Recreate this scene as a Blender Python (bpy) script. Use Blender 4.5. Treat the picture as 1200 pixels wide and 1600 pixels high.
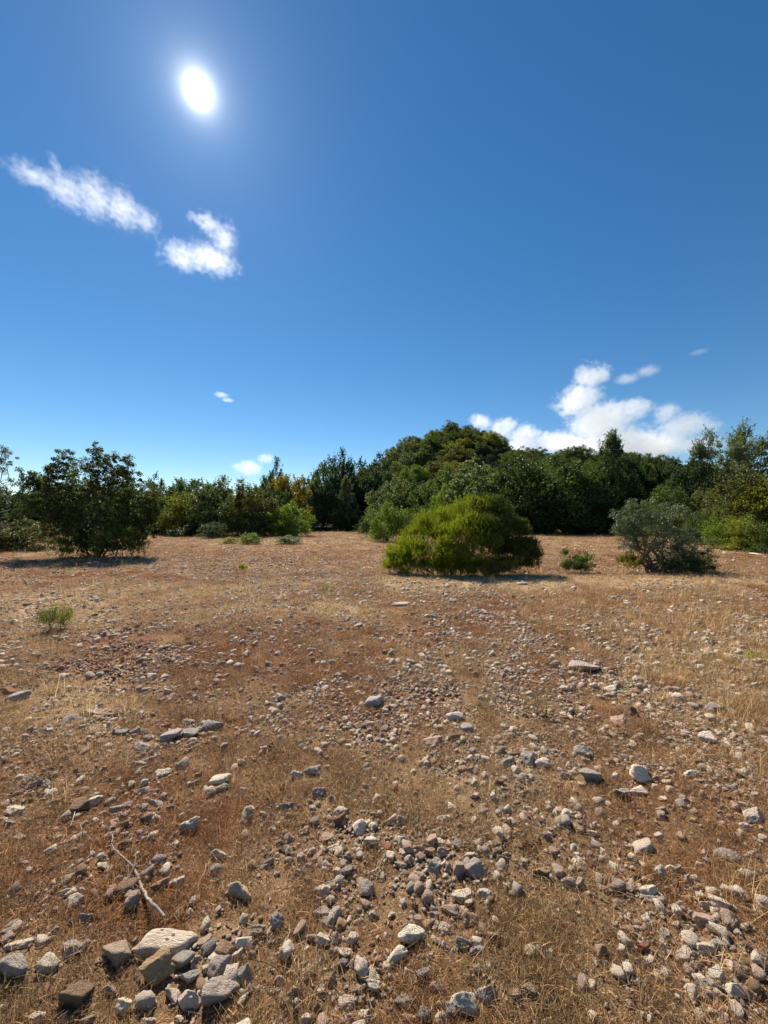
import bpy, math, random
import numpy as np
from math import radians, sin, cos, pi, atan2, sqrt

random.seed(7)
RNG = np.random.default_rng(7)
for o in list(bpy.data.objects):
    bpy.data.objects.remove(o, do_unlink=True)
scene = bpy.context.scene
COL = scene.collection

# ------------------------------------------------------------------ camera, light, exposure
EYE, F, PITCH = 1.6, 600.0, radians(1.15)      # metres, focal length in photo pixels (1600 high)
cam_d = bpy.data.cameras.new('camera')
cam_d.sensor_fit = 'VERTICAL'
cam_d.sensor_height = 24.0
cam_d.lens = F / 1600.0 * 24.0
cam_d.clip_start, cam_d.clip_end = 0.05, 20000
cam = bpy.data.objects.new('camera', cam_d)
COL.objects.link(cam)
cam.location = (0, 0, EYE)
cam.rotation_euler = (pi / 2 + PITCH, 0, 0)
scene.camera = cam

def ray(px, py):
    """unit direction through a photo pixel (x right, y forward, z up)"""
    x, y, z = (px - 600) / F, 1.0, (800 - py) / F
    c, s = cos(PITCH), sin(PITCH)
    v = np.array([x, y * c - z * s, y * s + z * c])
    return v / np.linalg.norm(v)

SUN = ray(310, 142)
SUN_EL = math.asin(SUN[2])
SUN_AZ = atan2(SUN[0], SUN[1])                 # clockwise from +Y
sun_d = bpy.data.lights.new('sun', 'SUN')
sun_d.energy, sun_d.angle, sun_d.color = 5.0, radians(0.5), (1.0, 0.90, 0.76)
sun = bpy.data.objects.new('sun', sun_d)
COL.objects.link(sun)
from mathutils import Vector
sun.rotation_euler = Vector(SUN).to_track_quat('Z', 'Y').to_euler()

scene.view_settings.view_transform = 'Standard'
scene.view_settings.look = 'None'
scene.view_settings.exposure = 0.75
scene.view_settings.gamma = 1.0
scene.view_settings.use_curve_mapping = False
scene.cycles.max_bounces = 20
scene.cycles.transparent_max_bounces = 8
scene.cycles.volume_bounces = 18
scene.cycles.sample_clamp_indirect = 6.0

class NT:
    """small helper for node trees"""
    def __init__(s, tree):
        s.t = tree
        s.n, s.l = tree.nodes, tree.links
    def add(s, kind, ins=None, **kw):
        nd = s.n.new(kind)
        for k, v in kw.items():
            setattr(nd, k, v)
        for k, v in (ins or {}).items():
            sock = nd.inputs[k]
            if isinstance(v, bpy.types.NodeSocket):
                s.l.new(v, sock)
            else:
                sock.default_value = v
        return nd
    def math(s, op, a, b=0.0, c=0.0, clamp=False):
        return s.add('ShaderNodeMath', {0: a, 1: b, 2: c}, operation=op, use_clamp=clamp).outputs[0]
    def vmath(s, op, a, b=(0, 0, 0)):
        return s.add('ShaderNodeVectorMath', {0: a, 1: b}, operation=op)
    def ramp(s, fac, stops, interp='LINEAR'):
        r = s.add('ShaderNodeValToRGB', {0: fac})
        r.color_ramp.interpolation = interp
        e = r.color_ramp.elements
        while len(e) < len(stops):
            e.new(0.5)
        for k, (p, c) in enumerate(stops):
            e[k].position = p
            e[k].color = (c, c, c, 1) if isinstance(c, (int, float)) else (*c[:3], 1)
        return r.outputs[0]
    def mix(s, fac, a, b, mode='MIX'):
        m = s.add('ShaderNodeMix', None, data_type='RGBA', blend_type=mode)
        for sock, v in ((m.inputs[0], fac), (m.inputs[6], a), (m.inputs[7], b)):
            if isinstance(v, bpy.types.NodeSocket):
                s.l.new(v, sock)
            else:
                sock.default_value = v if isinstance(v, (int, float)) else (*v[:3], 1)
        return m.outputs[2]
    def noise(s, vec, scale, detail=4, rough=0.55, dist=0.0):
        nd = s.add('ShaderNodeTexNoise', {'Scale': scale, 'Detail': detail, 'Roughness': rough, 'Distortion': dist})
        if vec is not None:
            s.l.new(vec, nd.inputs['Vector'])
        return nd.outputs[0]

world = bpy.data.worlds.new('World')
scene.world = world
world.use_nodes = True
w = NT(world.node_tree)
w.n.clear()
sky = w.add('ShaderNodeTexSky', sky_type='NISHITA', sun_disc=False, sun_elevation=SUN_EL,
            sun_rotation=SUN_AZ, altitude=900, air_density=1.0, dust_density=0.07, ozone_density=1.6)
tc = w.add('ShaderNodeTexCoord').outputs['Generated']
hs = w.add('ShaderNodeHueSaturation', {'Hue': 0.497, 'Saturation': 1.31, 'Value': 1.02, 'Color': sky.outputs[0]})
bg = w.add('ShaderNodeBackground', {'Color': hs.outputs[0], 'Strength': 0.069})
# bright disc and aureole of the sun, a function of the angle from the sun
dotp = w.vmath('DOT_PRODUCT', w.vmath('NORMALIZE', tc).outputs[0], tuple(SUN)).outputs['Value']
ang = w.math('ARCCOSINE', w.math('MINIMUM', dotp, 0.9999999))
e1 = w.math('MULTIPLY', w.math('POWER', 2.718, w.math('MULTIPLY', ang, -1 / radians(0.55))), 4.6)
e2 = w.math('MULTIPLY', w.math('POWER', 2.718, w.math('MULTIPLY', ang, -1 / radians(3.0))), 0.27)
e3 = w.math('MULTIPLY', w.math('POWER', 2.718, w.math('MULTIPLY', ang, -1 / radians(12.0))), 0.008)
aur = w.math('ADD', w.math('ADD', e1, e2), e3)
bg2 = w.add('ShaderNodeBackground', {'Color': w.mix(w.math('MULTIPLY', ang, 12.0, clamp=True), (1.0, 0.98, 0.94), (0.62, 0.82, 1.0)), 'Strength': aur})
addw = w.add('ShaderNodeAddShader', {0: bg.outputs[0], 1: bg2.outputs[0]})
w.l.new(addw.outputs[0], w.add('ShaderNodeOutputWorld').inputs[0])

# ------------------------------------------------------------------ numpy noise and terrain height
_perm = np.random.default_rng(3).permutation(512)
_perm = np.concatenate([_perm, _perm, _perm])
_ga = np.random.default_rng(4).uniform(0, 2 * pi, 512)
def perlin(x, y):
    x = np.asarray(x, float); y = np.asarray(y, float)
    xi, yi = np.floor(x).astype(int), np.floor(y).astype(int)
    xf, yf = x - xi, y - yi
    u, v = xf ** 3 * (xf * (xf * 6 - 15) + 10), yf ** 3 * (yf * (yf * 6 - 15) + 10)
    def g(ix, iy, dx, dy):
        a = _ga[_perm[(_perm[ix % 512] + iy) % 512]]
        return np.cos(a) * dx + np.sin(a) * dy
    n00, n10 = g(xi, yi, xf, yf), g(xi + 1, yi, xf - 1, yf)
    n01, n11 = g(xi, yi + 1, xf, yf - 1), g(xi + 1, yi + 1, xf - 1, yf - 1)
    return (n00 * (1 - u) + n10 * u) * (1 - v) + (n01 * (1 - u) + n11 * u) * v
def fbm(x, y, octs=4, lac=2.03, gain=0.5):
    s, a = 0, 1.0
    for k in range(octs):
        s = s + a * perlin(x * lac ** k + 17.3 * k, y * lac ** k + 5.1 * k)
        a *= gain
    return s

def gauss(x, y, cx, cy, sx, sy):
    return np.exp(-((x - cx) / sx) ** 2 / 2 - ((y - cy) / sy) ** 2 / 2)
def height(x, y):
    x = np.asarray(x, float); y = np.asarray(y, float)
    d = np.hypot(x, y)
    near = 0.05 * fbm(x / 2.5 + 9, y / 2.5, 3) * np.clip(d / 2, 0, 1)
    near += 0.020 * fbm(x / 0.24, y / 0.24 + 40, 4) * np.clip(40 / (d + 1), 0, 1)
    berm = 0.10 * np.exp(-((y - 9.6 - 0.06 * x) / 1.0) ** 2) * np.clip((x + 2) / 4, 0, 1)
    dip = -0.12 * np.exp(-((y - 15 - 0.06 * x) / 4.0) ** 2) * np.clip((x + 2) / 4, 0, 1)
    far = 0.6 * fbm(x / 60, y / 60 + 3, 3) * np.clip((d - 45) / 80, 0, 1)
    hill = 33.5 * gauss(x, y, 32, 176, 28, 38) + 1.6 * fbm(x / 16, y / 16, 3)
    shoulder = 23 * gauss(x, y, 80, 165, 52, 42)
    left = 5 * gauss(x, y, -8, 170, 38, 45)
    hills = 1.05 * np.maximum(hill, shoulder) * 0.9 + 0.1 * (hill + shoulder) + left
    ridge = 18 * np.clip((d - 300) / 900, 0, 1)
    return near + berm + dip + far + hills * np.clip((d - 55) / 30, 0, 1) + ridge
def hz(x, y):
    return float(height(x, y))

def ground_at(px, py):
    """world x, y on the field for a photo pixel"""
    v = ray(px, py)
    t = EYE / max(-v[2], 1e-4)
    for _ in range(3):
        p = v * t
        t = (EYE - hz(p[0], p[1])) / max(-v[2], 1e-4)
    p = v * t
    return float(p[0]), float(p[1])
def to_px(x, y, z=0.0):
    """photo pixel of world points in front of the viewpoint"""
    z = z - EYE
    c, s = cos(PITCH), sin(PITCH)
    yy = np.maximum(y * c + z * s, 0.05)
    zz = -y * s + z * c
    return 600 + F * x / yy, 800 - F * zz / yy

# zones of soil and dry plants (real colour differences of the ground)
def blobs(px, py, lst):
    v = 0
    for cx, cy, rx, ry, a in lst:
        v = v + a * np.exp(-((px - cx) / rx) ** 2 - ((py - cy) / ry) ** 2)
    return v
RED = [(190, 1030, 110, 45, 1.0), (150, 1060, 80, 25, .5), (690, 1105, 150, 45, .45), (640, 985, 60, 25, .5), (950, 1090, 60, 30, .25), (1060, 850, 200, 12, .3), (480, 860, 180, 16, .3)]
STRAW = [(60, 950, 110, 22, 1.0), (110, 1095, 110, 45, .7), (400, 965, 120, 22, .5), (880, 913, 280, 11, 1.5), (700, 850, 500, 16, .35), (300, 935, 260, 26, .45), (950, 1180, 200, 60, .3), (260, 917, 60, 8, .9), (640, 910, 60, 8, .9),
         (640, 1235, 130, 30, .45), (1090, 1060, 160, 80, .4), (60, 860, 70, 8, .8), (560, 960, 60, 15, .6), (1180, 1300, 60, 80, .4), (150, 1175, 90, 30, .5)]
RUST = [(650, 965, 130, 25, .9), (450, 1010, 160, 40, .9), (330, 1230, 160, 50, 1.0), (540, 1080, 140, 30, .6), (270, 1275, 110, 60, .7), (200, 905, 200, 12, .8),
        (1000, 960, 170, 30, .5), (1190, 1230, 40, 40, .8), (420, 865, 260, 12, .6), (200, 1400, 120, 60, .7), (400, 1120, 90, 30, .5)]
OLIVE = [(600, 1540, 800, 130, .2), (860, 1440, 110, 80, .7), (900, 1560, 160, 60, .7), (60, 1560, 160, 60, .5), (700, 1300, 200, 60, .3), (1190, 1340, 60, 60, .5)]
DENSE = [(700, 1110, 130, 60, 1.5), (620, 1070, 90, 25, 1.0), (880, 1040, 90, 40, 1.3), (800, 1000, 70, 25, .8), (190, 1030, 110, 50, 1.2), (720, 1180, 150, 40, 1.1), (1080, 1150, 130, 60, 1.1),
         (560, 1340, 90, 60, 1.1), (720, 1340, 70, 60, 1.1), (560, 1520, 90, 80, 1.2), (720, 1540, 80, 70, 1.0), (280, 1530, 120, 60, .9),
         (1080, 1500, 70, 70, 1.1), (1090, 1390, 90, 30, .6), (1130, 990, 120, 50, .8), (130, 1180, 140, 60, .5), (440, 890, 120, 14, 1.4),
         (650, 930, 120, 12, .8), (750, 960, 60, 16, 1.0), (500, 1120, 100, 40, .6), (960, 975, 60, 25, .8), (470, 930, 60, 20, .8), (300, 890, 120, 15, .5), (640, 1420, 60, 40, .6), (1150, 1560, 60, 40, .8)]
BARE = [(870, 1450, 130, 60, 1.0), (340, 1290, 90, 50, .5), (110, 1090, 90, 25, .7), (880, 913, 260, 8, .6), (900, 1330, 60, 20, .3)]
def zones(x, y):
    px, py = to_px(x, y)
    inf = (y > 0.5) * 1.0
    n1 = fbm(x / 1.7 + 3, y / 1.7, 4) * 0.9
    n2 = fbm(x / 1.3 + 30, y / 1.3 + 8, 4) * 0.9
    n3 = fbm(x / 0.9 + 60, y / 0.9 + 20, 4) * 0.9
    far = np.clip((y - 10) / 10, 0, 1)
    red = np.clip(blobs(px, py, RED) * inf * (0.8 + n1) + 0.22 * n1 + 0.03, 0, 1)
    straw = np.clip(blobs(px, py, STRAW) * inf * (0.9 + n2) + 0.6 * n2 + 0.15, 0, 1)
    rust = np.clip(blobs(px, py, RUST) * inf * (0.9 + n3) + 0.65 * n3 + 0.18, 0, 1)
    olive = np.clip(blobs(px, py, OLIVE) * inf * (0.9 + n1) + 0.3 * n2, 0, 1)
    return red, straw, rust, olive
def stone_density(x, y):
    px, py = to_px(x, y)
    n = fbm(x / 0.55 + 11, y / 0.55 + 4, 3)
    n2 = fbm(x / 3 + 1, y / 3 + 44, 3)
    v = 0.5 + blobs(px, py, DENSE) * (y > .5) - 0.5 * blobs(px, py, BARE) * (y > .5)
    return np.clip(v * (1 + 2.2 * n) * (1 + n2), 0.02, 2.2)

# ------------------------------------------------------------------ mesh helpers
def quick_mesh(name, verts, faces, smooth=False):
    """verts (N,3) and faces (M,k) arrays to a mesh, fast"""
    verts = np.asarray(verts, np.float32); faces = np.asarray(faces, np.int32)
    m = bpy.data.meshes.new(name)
    k = faces.shape[1]
    m.vertices.add(len(verts)); m.vertices.foreach_set('co', verts.ravel())
    m.loops.add(faces.size); m.loops.foreach_set('vertex_index', faces.ravel())
    m.polygons.add(len(faces))
    m.polygons.foreach_set('loop_start', np.arange(0, faces.size, k, dtype=np.int32))
    m.polygons.foreach_set('loop_total', np.full(len(faces), k, np.int32))
    if smooth:
        m.polygons.foreach_set('use_smooth', np.ones(len(faces), bool))
    m.update(); m.validate()
    return m
def link(name, data, mat=None, parent=None, loc=(0, 0, 0)):
    o = bpy.data.objects.new(name, data)
    COL.objects.link(o)
    if mat is not None and data is not None:
        data.materials.clear(); data.materials.append(mat)
    o.location = loc
    if parent is not None:
        o.parent = parent
    return o
def tag(o, label=None, cat=None, group=None, kind=None):
    if label: o['label'] = label
    if cat: o['category'] = cat
    if group: o['group'] = group
    if kind: o['kind'] = kind
    return o
def unit(v):
    return v / (np.linalg.norm(v, axis=-1, keepdims=True) + 1e-9)

# ------------------------------------------------------------------ materials
def new_mat(name):
    m = bpy.data.materials.new(name)
    m.use_nodes = True
    t = NT(m.node_tree)
    t.n.clear()
    return m, t
def out(t, sh):
    t.l.new(sh, t.add('ShaderNodeOutputMaterial').inputs[0])

def stone_material(name, source, spots=False, earthy=0.35):
    m, t = new_mat(name)
    co = t.add('ShaderNodeTexCoord').outputs['Object']
    info = t.add('ShaderNodeObjectInfo')
    if source == 'object':
        tint = info.outputs['Color']
    else:
        tint = t.add('ShaderNodeAttribute', None, attribute_name='tint', attribute_type='INSTANCER').outputs['Color']
    rnd = t.add('ShaderNodeCombineXYZ', {0: t.math('MULTIPLY', info.outputs['Random'], 31.0)}).outputs[0]
    vec = t.vmath('ADD', co, rnd).outputs[0]
    n1 = t.noise(vec, 2.2, 5, 0.65)
    n2 = t.noise(vec, 9.0, 6, 0.7)
    n3 = t.noise(vec, 34.0, 3, 0.7)
    v = t.math('ADD', 0.62, t.math('MULTIPLY', n2, 0.75))
    c = t.mix(1.0, tint, t.add('ShaderNodeCombineXYZ', {0: v, 1: v, 2: v}).outputs[0], 'MULTIPLY')
    c = t.mix(t.ramp(n1, [(0.53, 0.0), (0.70, 0.45)]), c, (0.30, 0.19, 0.12))     # ochre staining
    c = t.mix(t.ramp(n2, [(0.62, 0.0), (0.75, 0.45)]), c, (0.17, 0.16, 0.155))    # grey lichen
    sep = t.add('ShaderNodeSeparateXYZ', {0: co}).outputs[2]
    c = t.mix(t.math('MULTIPLY', t.ramp(t.math('ADD', t.math('ADD', sep, 0.5), t.math('MULTIPLY', n1, 0.25)), [(0.28, 1.0), (0.55, 0.0)]), earthy), c, (0.20, 0.105, 0.05))
    if spots:
        vo = t.add('ShaderNodeTexVoronoi', {'Vector': t.vmath('MULTIPLY', co, (5.0, 3.2, 2.4)).outputs[0], 'Scale': 1.0, 'Randomness': 0.85}).outputs[0]
        c = t.mix(t.ramp(vo, [(0.16, 0.85), (0.20, 0.0)]), c, (0.05, 0.045, 0.05))
    vo2 = t.add('ShaderNodeTexVoronoi', {'Vector': vec, 'Scale': 11.0}).outputs[0]
    hgt = t.math('ADD', t.math('ADD', t.math('MULTIPLY', n2, 1.2), t.math('MULTIPLY', n3, 0.35)), t.math('MULTIPLY', t.ramp(vo2, [(0.0, 0.0), (0.35, 1.0)]), 0.35))
    bmp = t.add('ShaderNodeBump', {'Strength': 0.75, 'Distance': 0.05, 'Height': hgt}).outputs[0]
    b = t.add('ShaderNodeBsdfPrincipled', {'Base Color': c, 'Roughness': 0.85, 'Specular IOR Level': 0.25, 'Normal': bmp})
    out(t, b.outputs[0])
    return m
STONE = stone_material('limestone', 'object')
STONE_SPOT = stone_material('spotted_limestone', 'object', spots=True)
STONE_INST = stone_material('loose_limestone', 'inst', earthy=0.32)

def leaf_material(name, trans=0.38, gloss=0.10, var=0.5, hue=(1.0, 1.0, 1.0)):
    m, t = new_mat(name)
    info = t.add('ShaderNodeObjectInfo')
    g = t.add('ShaderNodeNewGeometry')
    rnd = g.outputs['Random Per Island']
    v = t.math('ADD', 1.0 - var, t.math('MULTIPLY', rnd, 2 * var))
    c = t.mix(1.0, info.outputs['Color'], t.add('ShaderNodeCombineXYZ', {0: v, 1: v, 2: v}).outputs[0], 'MULTIPLY')
    big = t.noise(t.add('ShaderNodeTexCoord').outputs['Object'], 3.5, 2)
    c = t.mix(t.ramp(big, [(0.42, 0.0), (0.62, 0.45)]), c, t.mix(1.0, c, (1.5, 1.25, 0.6), 'MULTIPLY'))
    di = t.add('ShaderNodeBsdfPrincipled', {'Base Color': c, 'Roughness': 0.5, 'Specular IOR Level': gloss})
    tr = t.add('ShaderNodeBsdfTranslucent', {'Color': t.mix(1.0, c, (1.5, 1.6, 0.6), 'MULTIPLY')})
    mx = t.add('ShaderNodeMixShader', {0: trans, 1: di.outputs[0], 2: tr.outputs[0]})
    out(t, mx.outputs[0])
    return m
LEAF = leaf_material('leaves')
LEAF_SOFT = leaf_material('soft_leaves', 0.5, 0.15, 0.45)
LEAF_GREY = leaf_material('grey_leaves', 0.2, 0.45, 0.4)

def bark_material():
    m, t = new_mat('bark')
    co = t.add('ShaderNodeTexCoord').outputs['Object']
    n = t.noise(t.vmath('MULTIPLY', co, (9, 9, 2)).outputs[0], 2.0, 5, 0.7)
    c = t.mix(n, (0.045, 0.035, 0.027), (0.16, 0.13, 0.105))
    bmp = t.add('ShaderNodeBump', {'Strength': 0.6, 'Distance': 0.03, 'Height': n}).outputs[0]
    out(t, t.add('ShaderNodeBsdfPrincipled', {'Base Color': c, 'Roughness': 0.9, 'Normal': bmp}).outputs[0])
    return m
BARK = bark_material()

def grass_material(name, trans=0.4):
    m, t = new_mat(name)
    tint = t.add('ShaderNodeAttribute', None, attribute_name='tint', attribute_type='INSTANCER').outputs['Color']
    rnd = t.add('ShaderNodeNewGeometry').outputs['Random Per Island']
    ramp = t.ramp(rnd, [(0.0, 0.22), (0.5, 0.7), (0.8, 1.4), (0.93, 2.4), (1.0, 3.4)])
    c = t.mix(1.0, tint, ramp, 'MULTIPLY')
    di = t.add('ShaderNodeBsdfPrincipled', {'Base Color': c, 'Roughness': 0.55, 'Specular IOR Level': 0.35})
    tr = t.add('ShaderNodeBsdfTranslucent', {'Color': c})
    out(t, t.add('ShaderNodeMixShader', {0: trans, 1: di.outputs[0], 2: tr.outputs[0]}).outputs[0])
    return m
GRASS = grass_material('dry_grass')

def ground_material():
    m, t = new_mat('field_soil')
    co = t.add('ShaderNodeTexCoord').outputs['Object']
    at = t.add('ShaderNodeAttribute', None, attribute_name='zone', attribute_type='GEOMETRY')
    z = t.add('ShaderNodeSeparateColor', {0: at.outputs['Color']})
    red, straw, rust, olive = z.outputs[0], z.outputs[1], z.outputs[2], at.outputs['Alpha']
    nf = t.noise(co, 140.0, 4, 0.75)
    nm = t.noise(co, 24.0, 5, 0.7)
    nl = t.noise(co, 2.3, 5, 0.6)
    base = t.mix(nm, (0.052, 0.028, 0.013), (0.36, 0.215, 0.115))
    base = t.mix(t.math('MULTIPLY', red, 0.9), base, t.mix(nm, (0.22, 0.09, 0.04), (0.38, 0.17, 0.085)))
    base = t.mix(t.math('MULTIPLY', rust, 0.75), base, t.mix(nm, (0.06, 0.022, 0.006), (0.27, 0.11, 0.032)))
    base = t.mix(t.math('MULTIPLY', straw, 0.85), base, t.mix(nm, (0.26, 0.17, 0.09), (0.60, 0.43, 0.255)))
    base = t.mix(t.math('MULTIPLY', olive, 0.7), base, t.mix(nm, (0.11, 0.085, 0.045), (0.24, 0.19, 0.11)))
    fine = t.ramp(nf, [(0.3, 0.35), (0.5, 0.95), (0.72, 2.0)])
    base = t.mix(1.0, base, fine, 'MULTIPLY')
    # pale grit and small chips of limestone in the soil
    v1 = t.add('ShaderNodeTexVoronoi', {'Vector': co, 'Scale': 42.0})
    chip = t.math('MULTIPLY', t.ramp(v1.outputs[0], [(0.22, 1.0), (0.34, 0.0)]), t.ramp(t.add('ShaderNodeSeparateColor', {0: v1.outputs[1]}).outputs[0], [(0.62, 0.0), (0.66, 1.0)]))
    base = t.mix(t.math('MULTIPLY', chip, 0.75), base, t.mix(nl, (0.30, 0.22, 0.16), (0.50, 0.43, 0.35)))
    v2 = t.add('ShaderNodeTexVoronoi', {'Vector': t.vmath('ADD', co, t.vmath('MULTIPLY', t.add('ShaderNodeTexNoise', {'Vector': co, 'Scale': 9.0}).outputs[1], (.1, .1, .1)).outputs[0]).outputs[0], 'Scale': 6.0})
    chip2 = t.math('MULTIPLY', t.ramp(v2.outputs[0], [(0.18, 1.0), (0.30, 0.0)]), t.ramp(t.add('ShaderNodeSeparateColor', {0: v2.outputs[1]}).outputs[0], [(0.72, 0.0), (0.76, 1.0)]))
    dist = t.vmath('LENGTH', co).outputs['Value']
    chip2 = t.math('MULTIPLY', chip2, t.ramp(t.math('DIVIDE', dist, 40.0), [(0.30, 0.0), (0.5, 0.9)]))
    base = t.mix(chip2, base, (0.42, 0.35, 0.28))
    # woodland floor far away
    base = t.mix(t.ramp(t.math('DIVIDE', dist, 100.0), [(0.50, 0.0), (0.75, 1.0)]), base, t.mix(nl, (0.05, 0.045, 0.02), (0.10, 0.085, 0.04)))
    h = t.math('ADD', t.math('MULTIPLY', nf, 0.5), t.math('MULTIPLY', nm, 1.2))
    h = t.math('ADD', h, t.math('MULTIPLY', chip, 0.5))
    bmp = t.add('ShaderNodeBump', {'Strength': 0.9, 'Distance': 0.014, 'Height': h}).outputs[0]
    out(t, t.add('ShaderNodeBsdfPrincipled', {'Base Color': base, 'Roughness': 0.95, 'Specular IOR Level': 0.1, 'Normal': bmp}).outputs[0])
    return m
GROUND = ground_material()

# ------------------------------------------------------------------ ground sheet, one polar grid out to the horizon
def build_ground():
    a_front = np.linspace(-radians(66), radians(66), 560)
    a_back = np.linspace(radians(66), 2 * pi - radians(66), 90)[1:-1]
    ang = np.concatenate([a_front, a_back])
    r = [0.25]
    while r[-1] < 60: r.append(r[-1] * 1.0125)
    while r[-1] < 6000: r.append(r[-1] * 1.05)
    r = np.array(r)
    A, R = np.meshgrid(ang, r)
    X, Y = R * np.sin(A), R * np.cos(A)
    Z = height(X, Y)
    nA, nR = len(ang), len(r)
    V = np.stack([X, Y, Z], -1).reshape(-1, 3)
    V = np.concatenate([V, [[0, 0, float(Z[0].mean())]]])
    i, j = np.meshgrid(np.arange(nR - 1), np.arange(nA), indexing='ij')
    j2 = (j + 1) % nA
    Fq = np.stack([i * nA + j, (i + 1) * nA + j, (i + 1) * nA + j2, i * nA + j2], -1).reshape(-1, 4)[:, ::-1]
    jj = np.arange(nA)
    cap = np.stack([np.full(nA, len(V) - 1), jj, (jj + 1) % nA, (jj + 1) % nA], -1)
    m = quick_mesh('ground', V, Fq, smooth=True)
    m2 = None
    at = m.color_attributes.new('zone', 'FLOAT_COLOR', 'POINT')
    z4 = np.stack(zones(V[:, 0], V[:, 1]), -1).astype(np.float32)
    at.data.foreach_set('color', z4.ravel())
    o = link('ground', m, GROUND)
    tag(o, 'dry stony brown field with patches of red soil and straw', kind='structure')
build_ground()

# ------------------------------------------------------------------ stones
import bmesh
def ico(sub):
    bm = bmesh.new()
    bmesh.ops.create_icosphere(bm, subdivisions=sub, radius=1.0)
    V = np.array([v.co[:] for v in bm.verts]); Fc = np.array([[v.index for v in f.verts] for f in bm.faces])
    bm.free()
    return V, Fc
ICO = {k: ico(k) for k in (2, 3, 4)}
def noise3(P, s, seed):
    a = perlin(P[:, 0] * s + seed, P[:, 1] * s + seed * .7)
    b = perlin(P[:, 1] * s + seed * 1.3 + 50, P[:, 2] * s + seed)
    c = perlin(P[:, 2] * s + seed * .4 + 90, P[:, 0] * s + seed * 2)
    return (a + b + c) / 1.7
def stone_mesh(name, seed, sub=4, planes=13, rough=0.06, sharp=26.0, squash=(1, 1, 1)):
    rng = np.random.default_rng(seed)
    D, Fc = ICO[sub]
    N = unit(rng.normal(size=(planes, 3)))
    d = rng.uniform(0.5, 1.0, planes)
    dots = np.maximum(D @ N.T, 1e-3) / d
    r = 1.0 / (np.power(np.power(dots, sharp).sum(1), 1 / sharp) + 1e-6)
    r = np.minimum(r, 1.5)
    r *= 1 + rough * noise3(D, 1.7, seed) * 2 + rough * 0.8 * noise3(D, 4.1, seed + 9) + rough * .45 * noise3(D, 9.0, seed + 5)
    pits = noise3(D, 5.5, seed + 30)
    r -= 0.10 * rough / 0.06 * np.clip(pits - 0.22, 0, 1)
    P = D * r[:, None] * np.array(squash)
    P -= (P.max(0) + P.min(0)) / 2
    P /= (P.max(0) - P.min(0))
    return quick_mesh(name, P, Fc, smooth=True)
NS = 16
STONES = [stone_mesh('stone', 100 + k, 4, planes=8 + (k % 5) * 2, rough=0.07 + 0.02 * (k % 4), sharp=[24, 60, 35, 90][k % 4]) for k in range(NS)]
ROUGHS = [stone_mesh('stone', 300 + k, 4, planes=12, rough=0.15, sharp=12) for k in range(5)]
SMALL = [stone_mesh('small_stone', 500 + k, 3 if k < 5 else 2, planes=7 + k, rough=0.12, sharp=[24, 60, 40][k % 3]) for k in range(10)]
for m in STONES + ROUGHS: m.materials.append(STONE)

def slab_mesh(seed, e=(4.5, 3.5, 5.0)):
    D, Fc = ICO[4]
    r = 1 / (np.abs(D[:, 0]) ** e[0] + np.abs(D[:, 1]) ** e[1] + np.abs(D[:, 2]) ** e[2]) ** (1 / 4.2)
    r *= 1 + .16 * noise3(D, 1.3, seed) + .06 * noise3(D, 3.3, seed + 3) + .03 * noise3(D, 8, seed + 7)
    P = D * r[:, None]; P[:, 0] += .25 * P[:, 1] + .1 * P[:, 2]
    P -= (P.max(0) + P.min(0)) / 2; P /= (P.max(0) - P.min(0))
    return quick_mesh('stone', P, Fc, smooth=True)
SLAB = slab_mesh(4)
SLAB.materials.append(STONE)
TINTS = {'W': (0.90, 0.75, 0.575), 'G': (0.50, 0.435, 0.365), 'P': (0.60, 0.43, 0.32), 'T': (0.50, 0.33, 0.19), 'B': (0.30, 0.19, 0.12), 'R': (0.40, 0.19, 0.11)}
WORD = {'W': 'whitish', 'G': 'grey', 'P': 'pinkish beige', 'T': 'orange tan', 'B': 'brown', 'R': 'reddish'}
STONE_SPOTS = []       # (x, y, radius) kept clear of grass
n_stone = [0]
def place_stone(px, py, wpx, hpx, c, label, group, mesh=None, mat=None, yaw=None):
    rng = np.random.default_rng(int(px * 7 + py * 13))
    x, y = ground_at(px, py + 0.22 * hpx)
    ppm = F / (y * cos(PITCH))
    wm, hm = wpx / ppm, hpx / ppm
    k = EYE / y
    asp = hm / wm
    H = np.clip(0.62 * hm, np.clip(.6 * asp, .08, .34) * wm, 1.1 * wm)
    D = np.clip((hm - 0.75 * H) / k, np.clip(.95 * asp, .25, .6) * wm, 1.35 * wm)
    if mesh is None:
        mesh = STONES[rng.integers(NS)] if rng.random() < 0.82 else ROUGHS[rng.integers(len(ROUGHS))]
    o = link('stone', mesh)
    if mat is not None:
        o.data = mesh = mesh.copy(); mesh.materials.clear(); mesh.materials.append(mat)
    H *= 1.12
    o.scale = (wm * 1.0, D, H)
    o.rotation_euler = (rng.uniform(-.22, .22), rng.uniform(-.22, .22), (yaw if yaw is not None else rng.uniform(-.35, .35) + (pi if rng.random() < .5 else 0)))
    o.location = (x, y, hz(x, y) + H * 0.20)
    t = np.array(TINTS[c]) * rng.uniform(0.85, 1.12) * (1 + rng.uniform(-.05, .05, 3))
    o.color = (*t, 1)
    tag(o, label, 'stone', group)
    STONE_SPOTS.append((x, y, 0.5 * max(wm, D * .8)))
    n_stone[0] += 1
    return o

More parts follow.
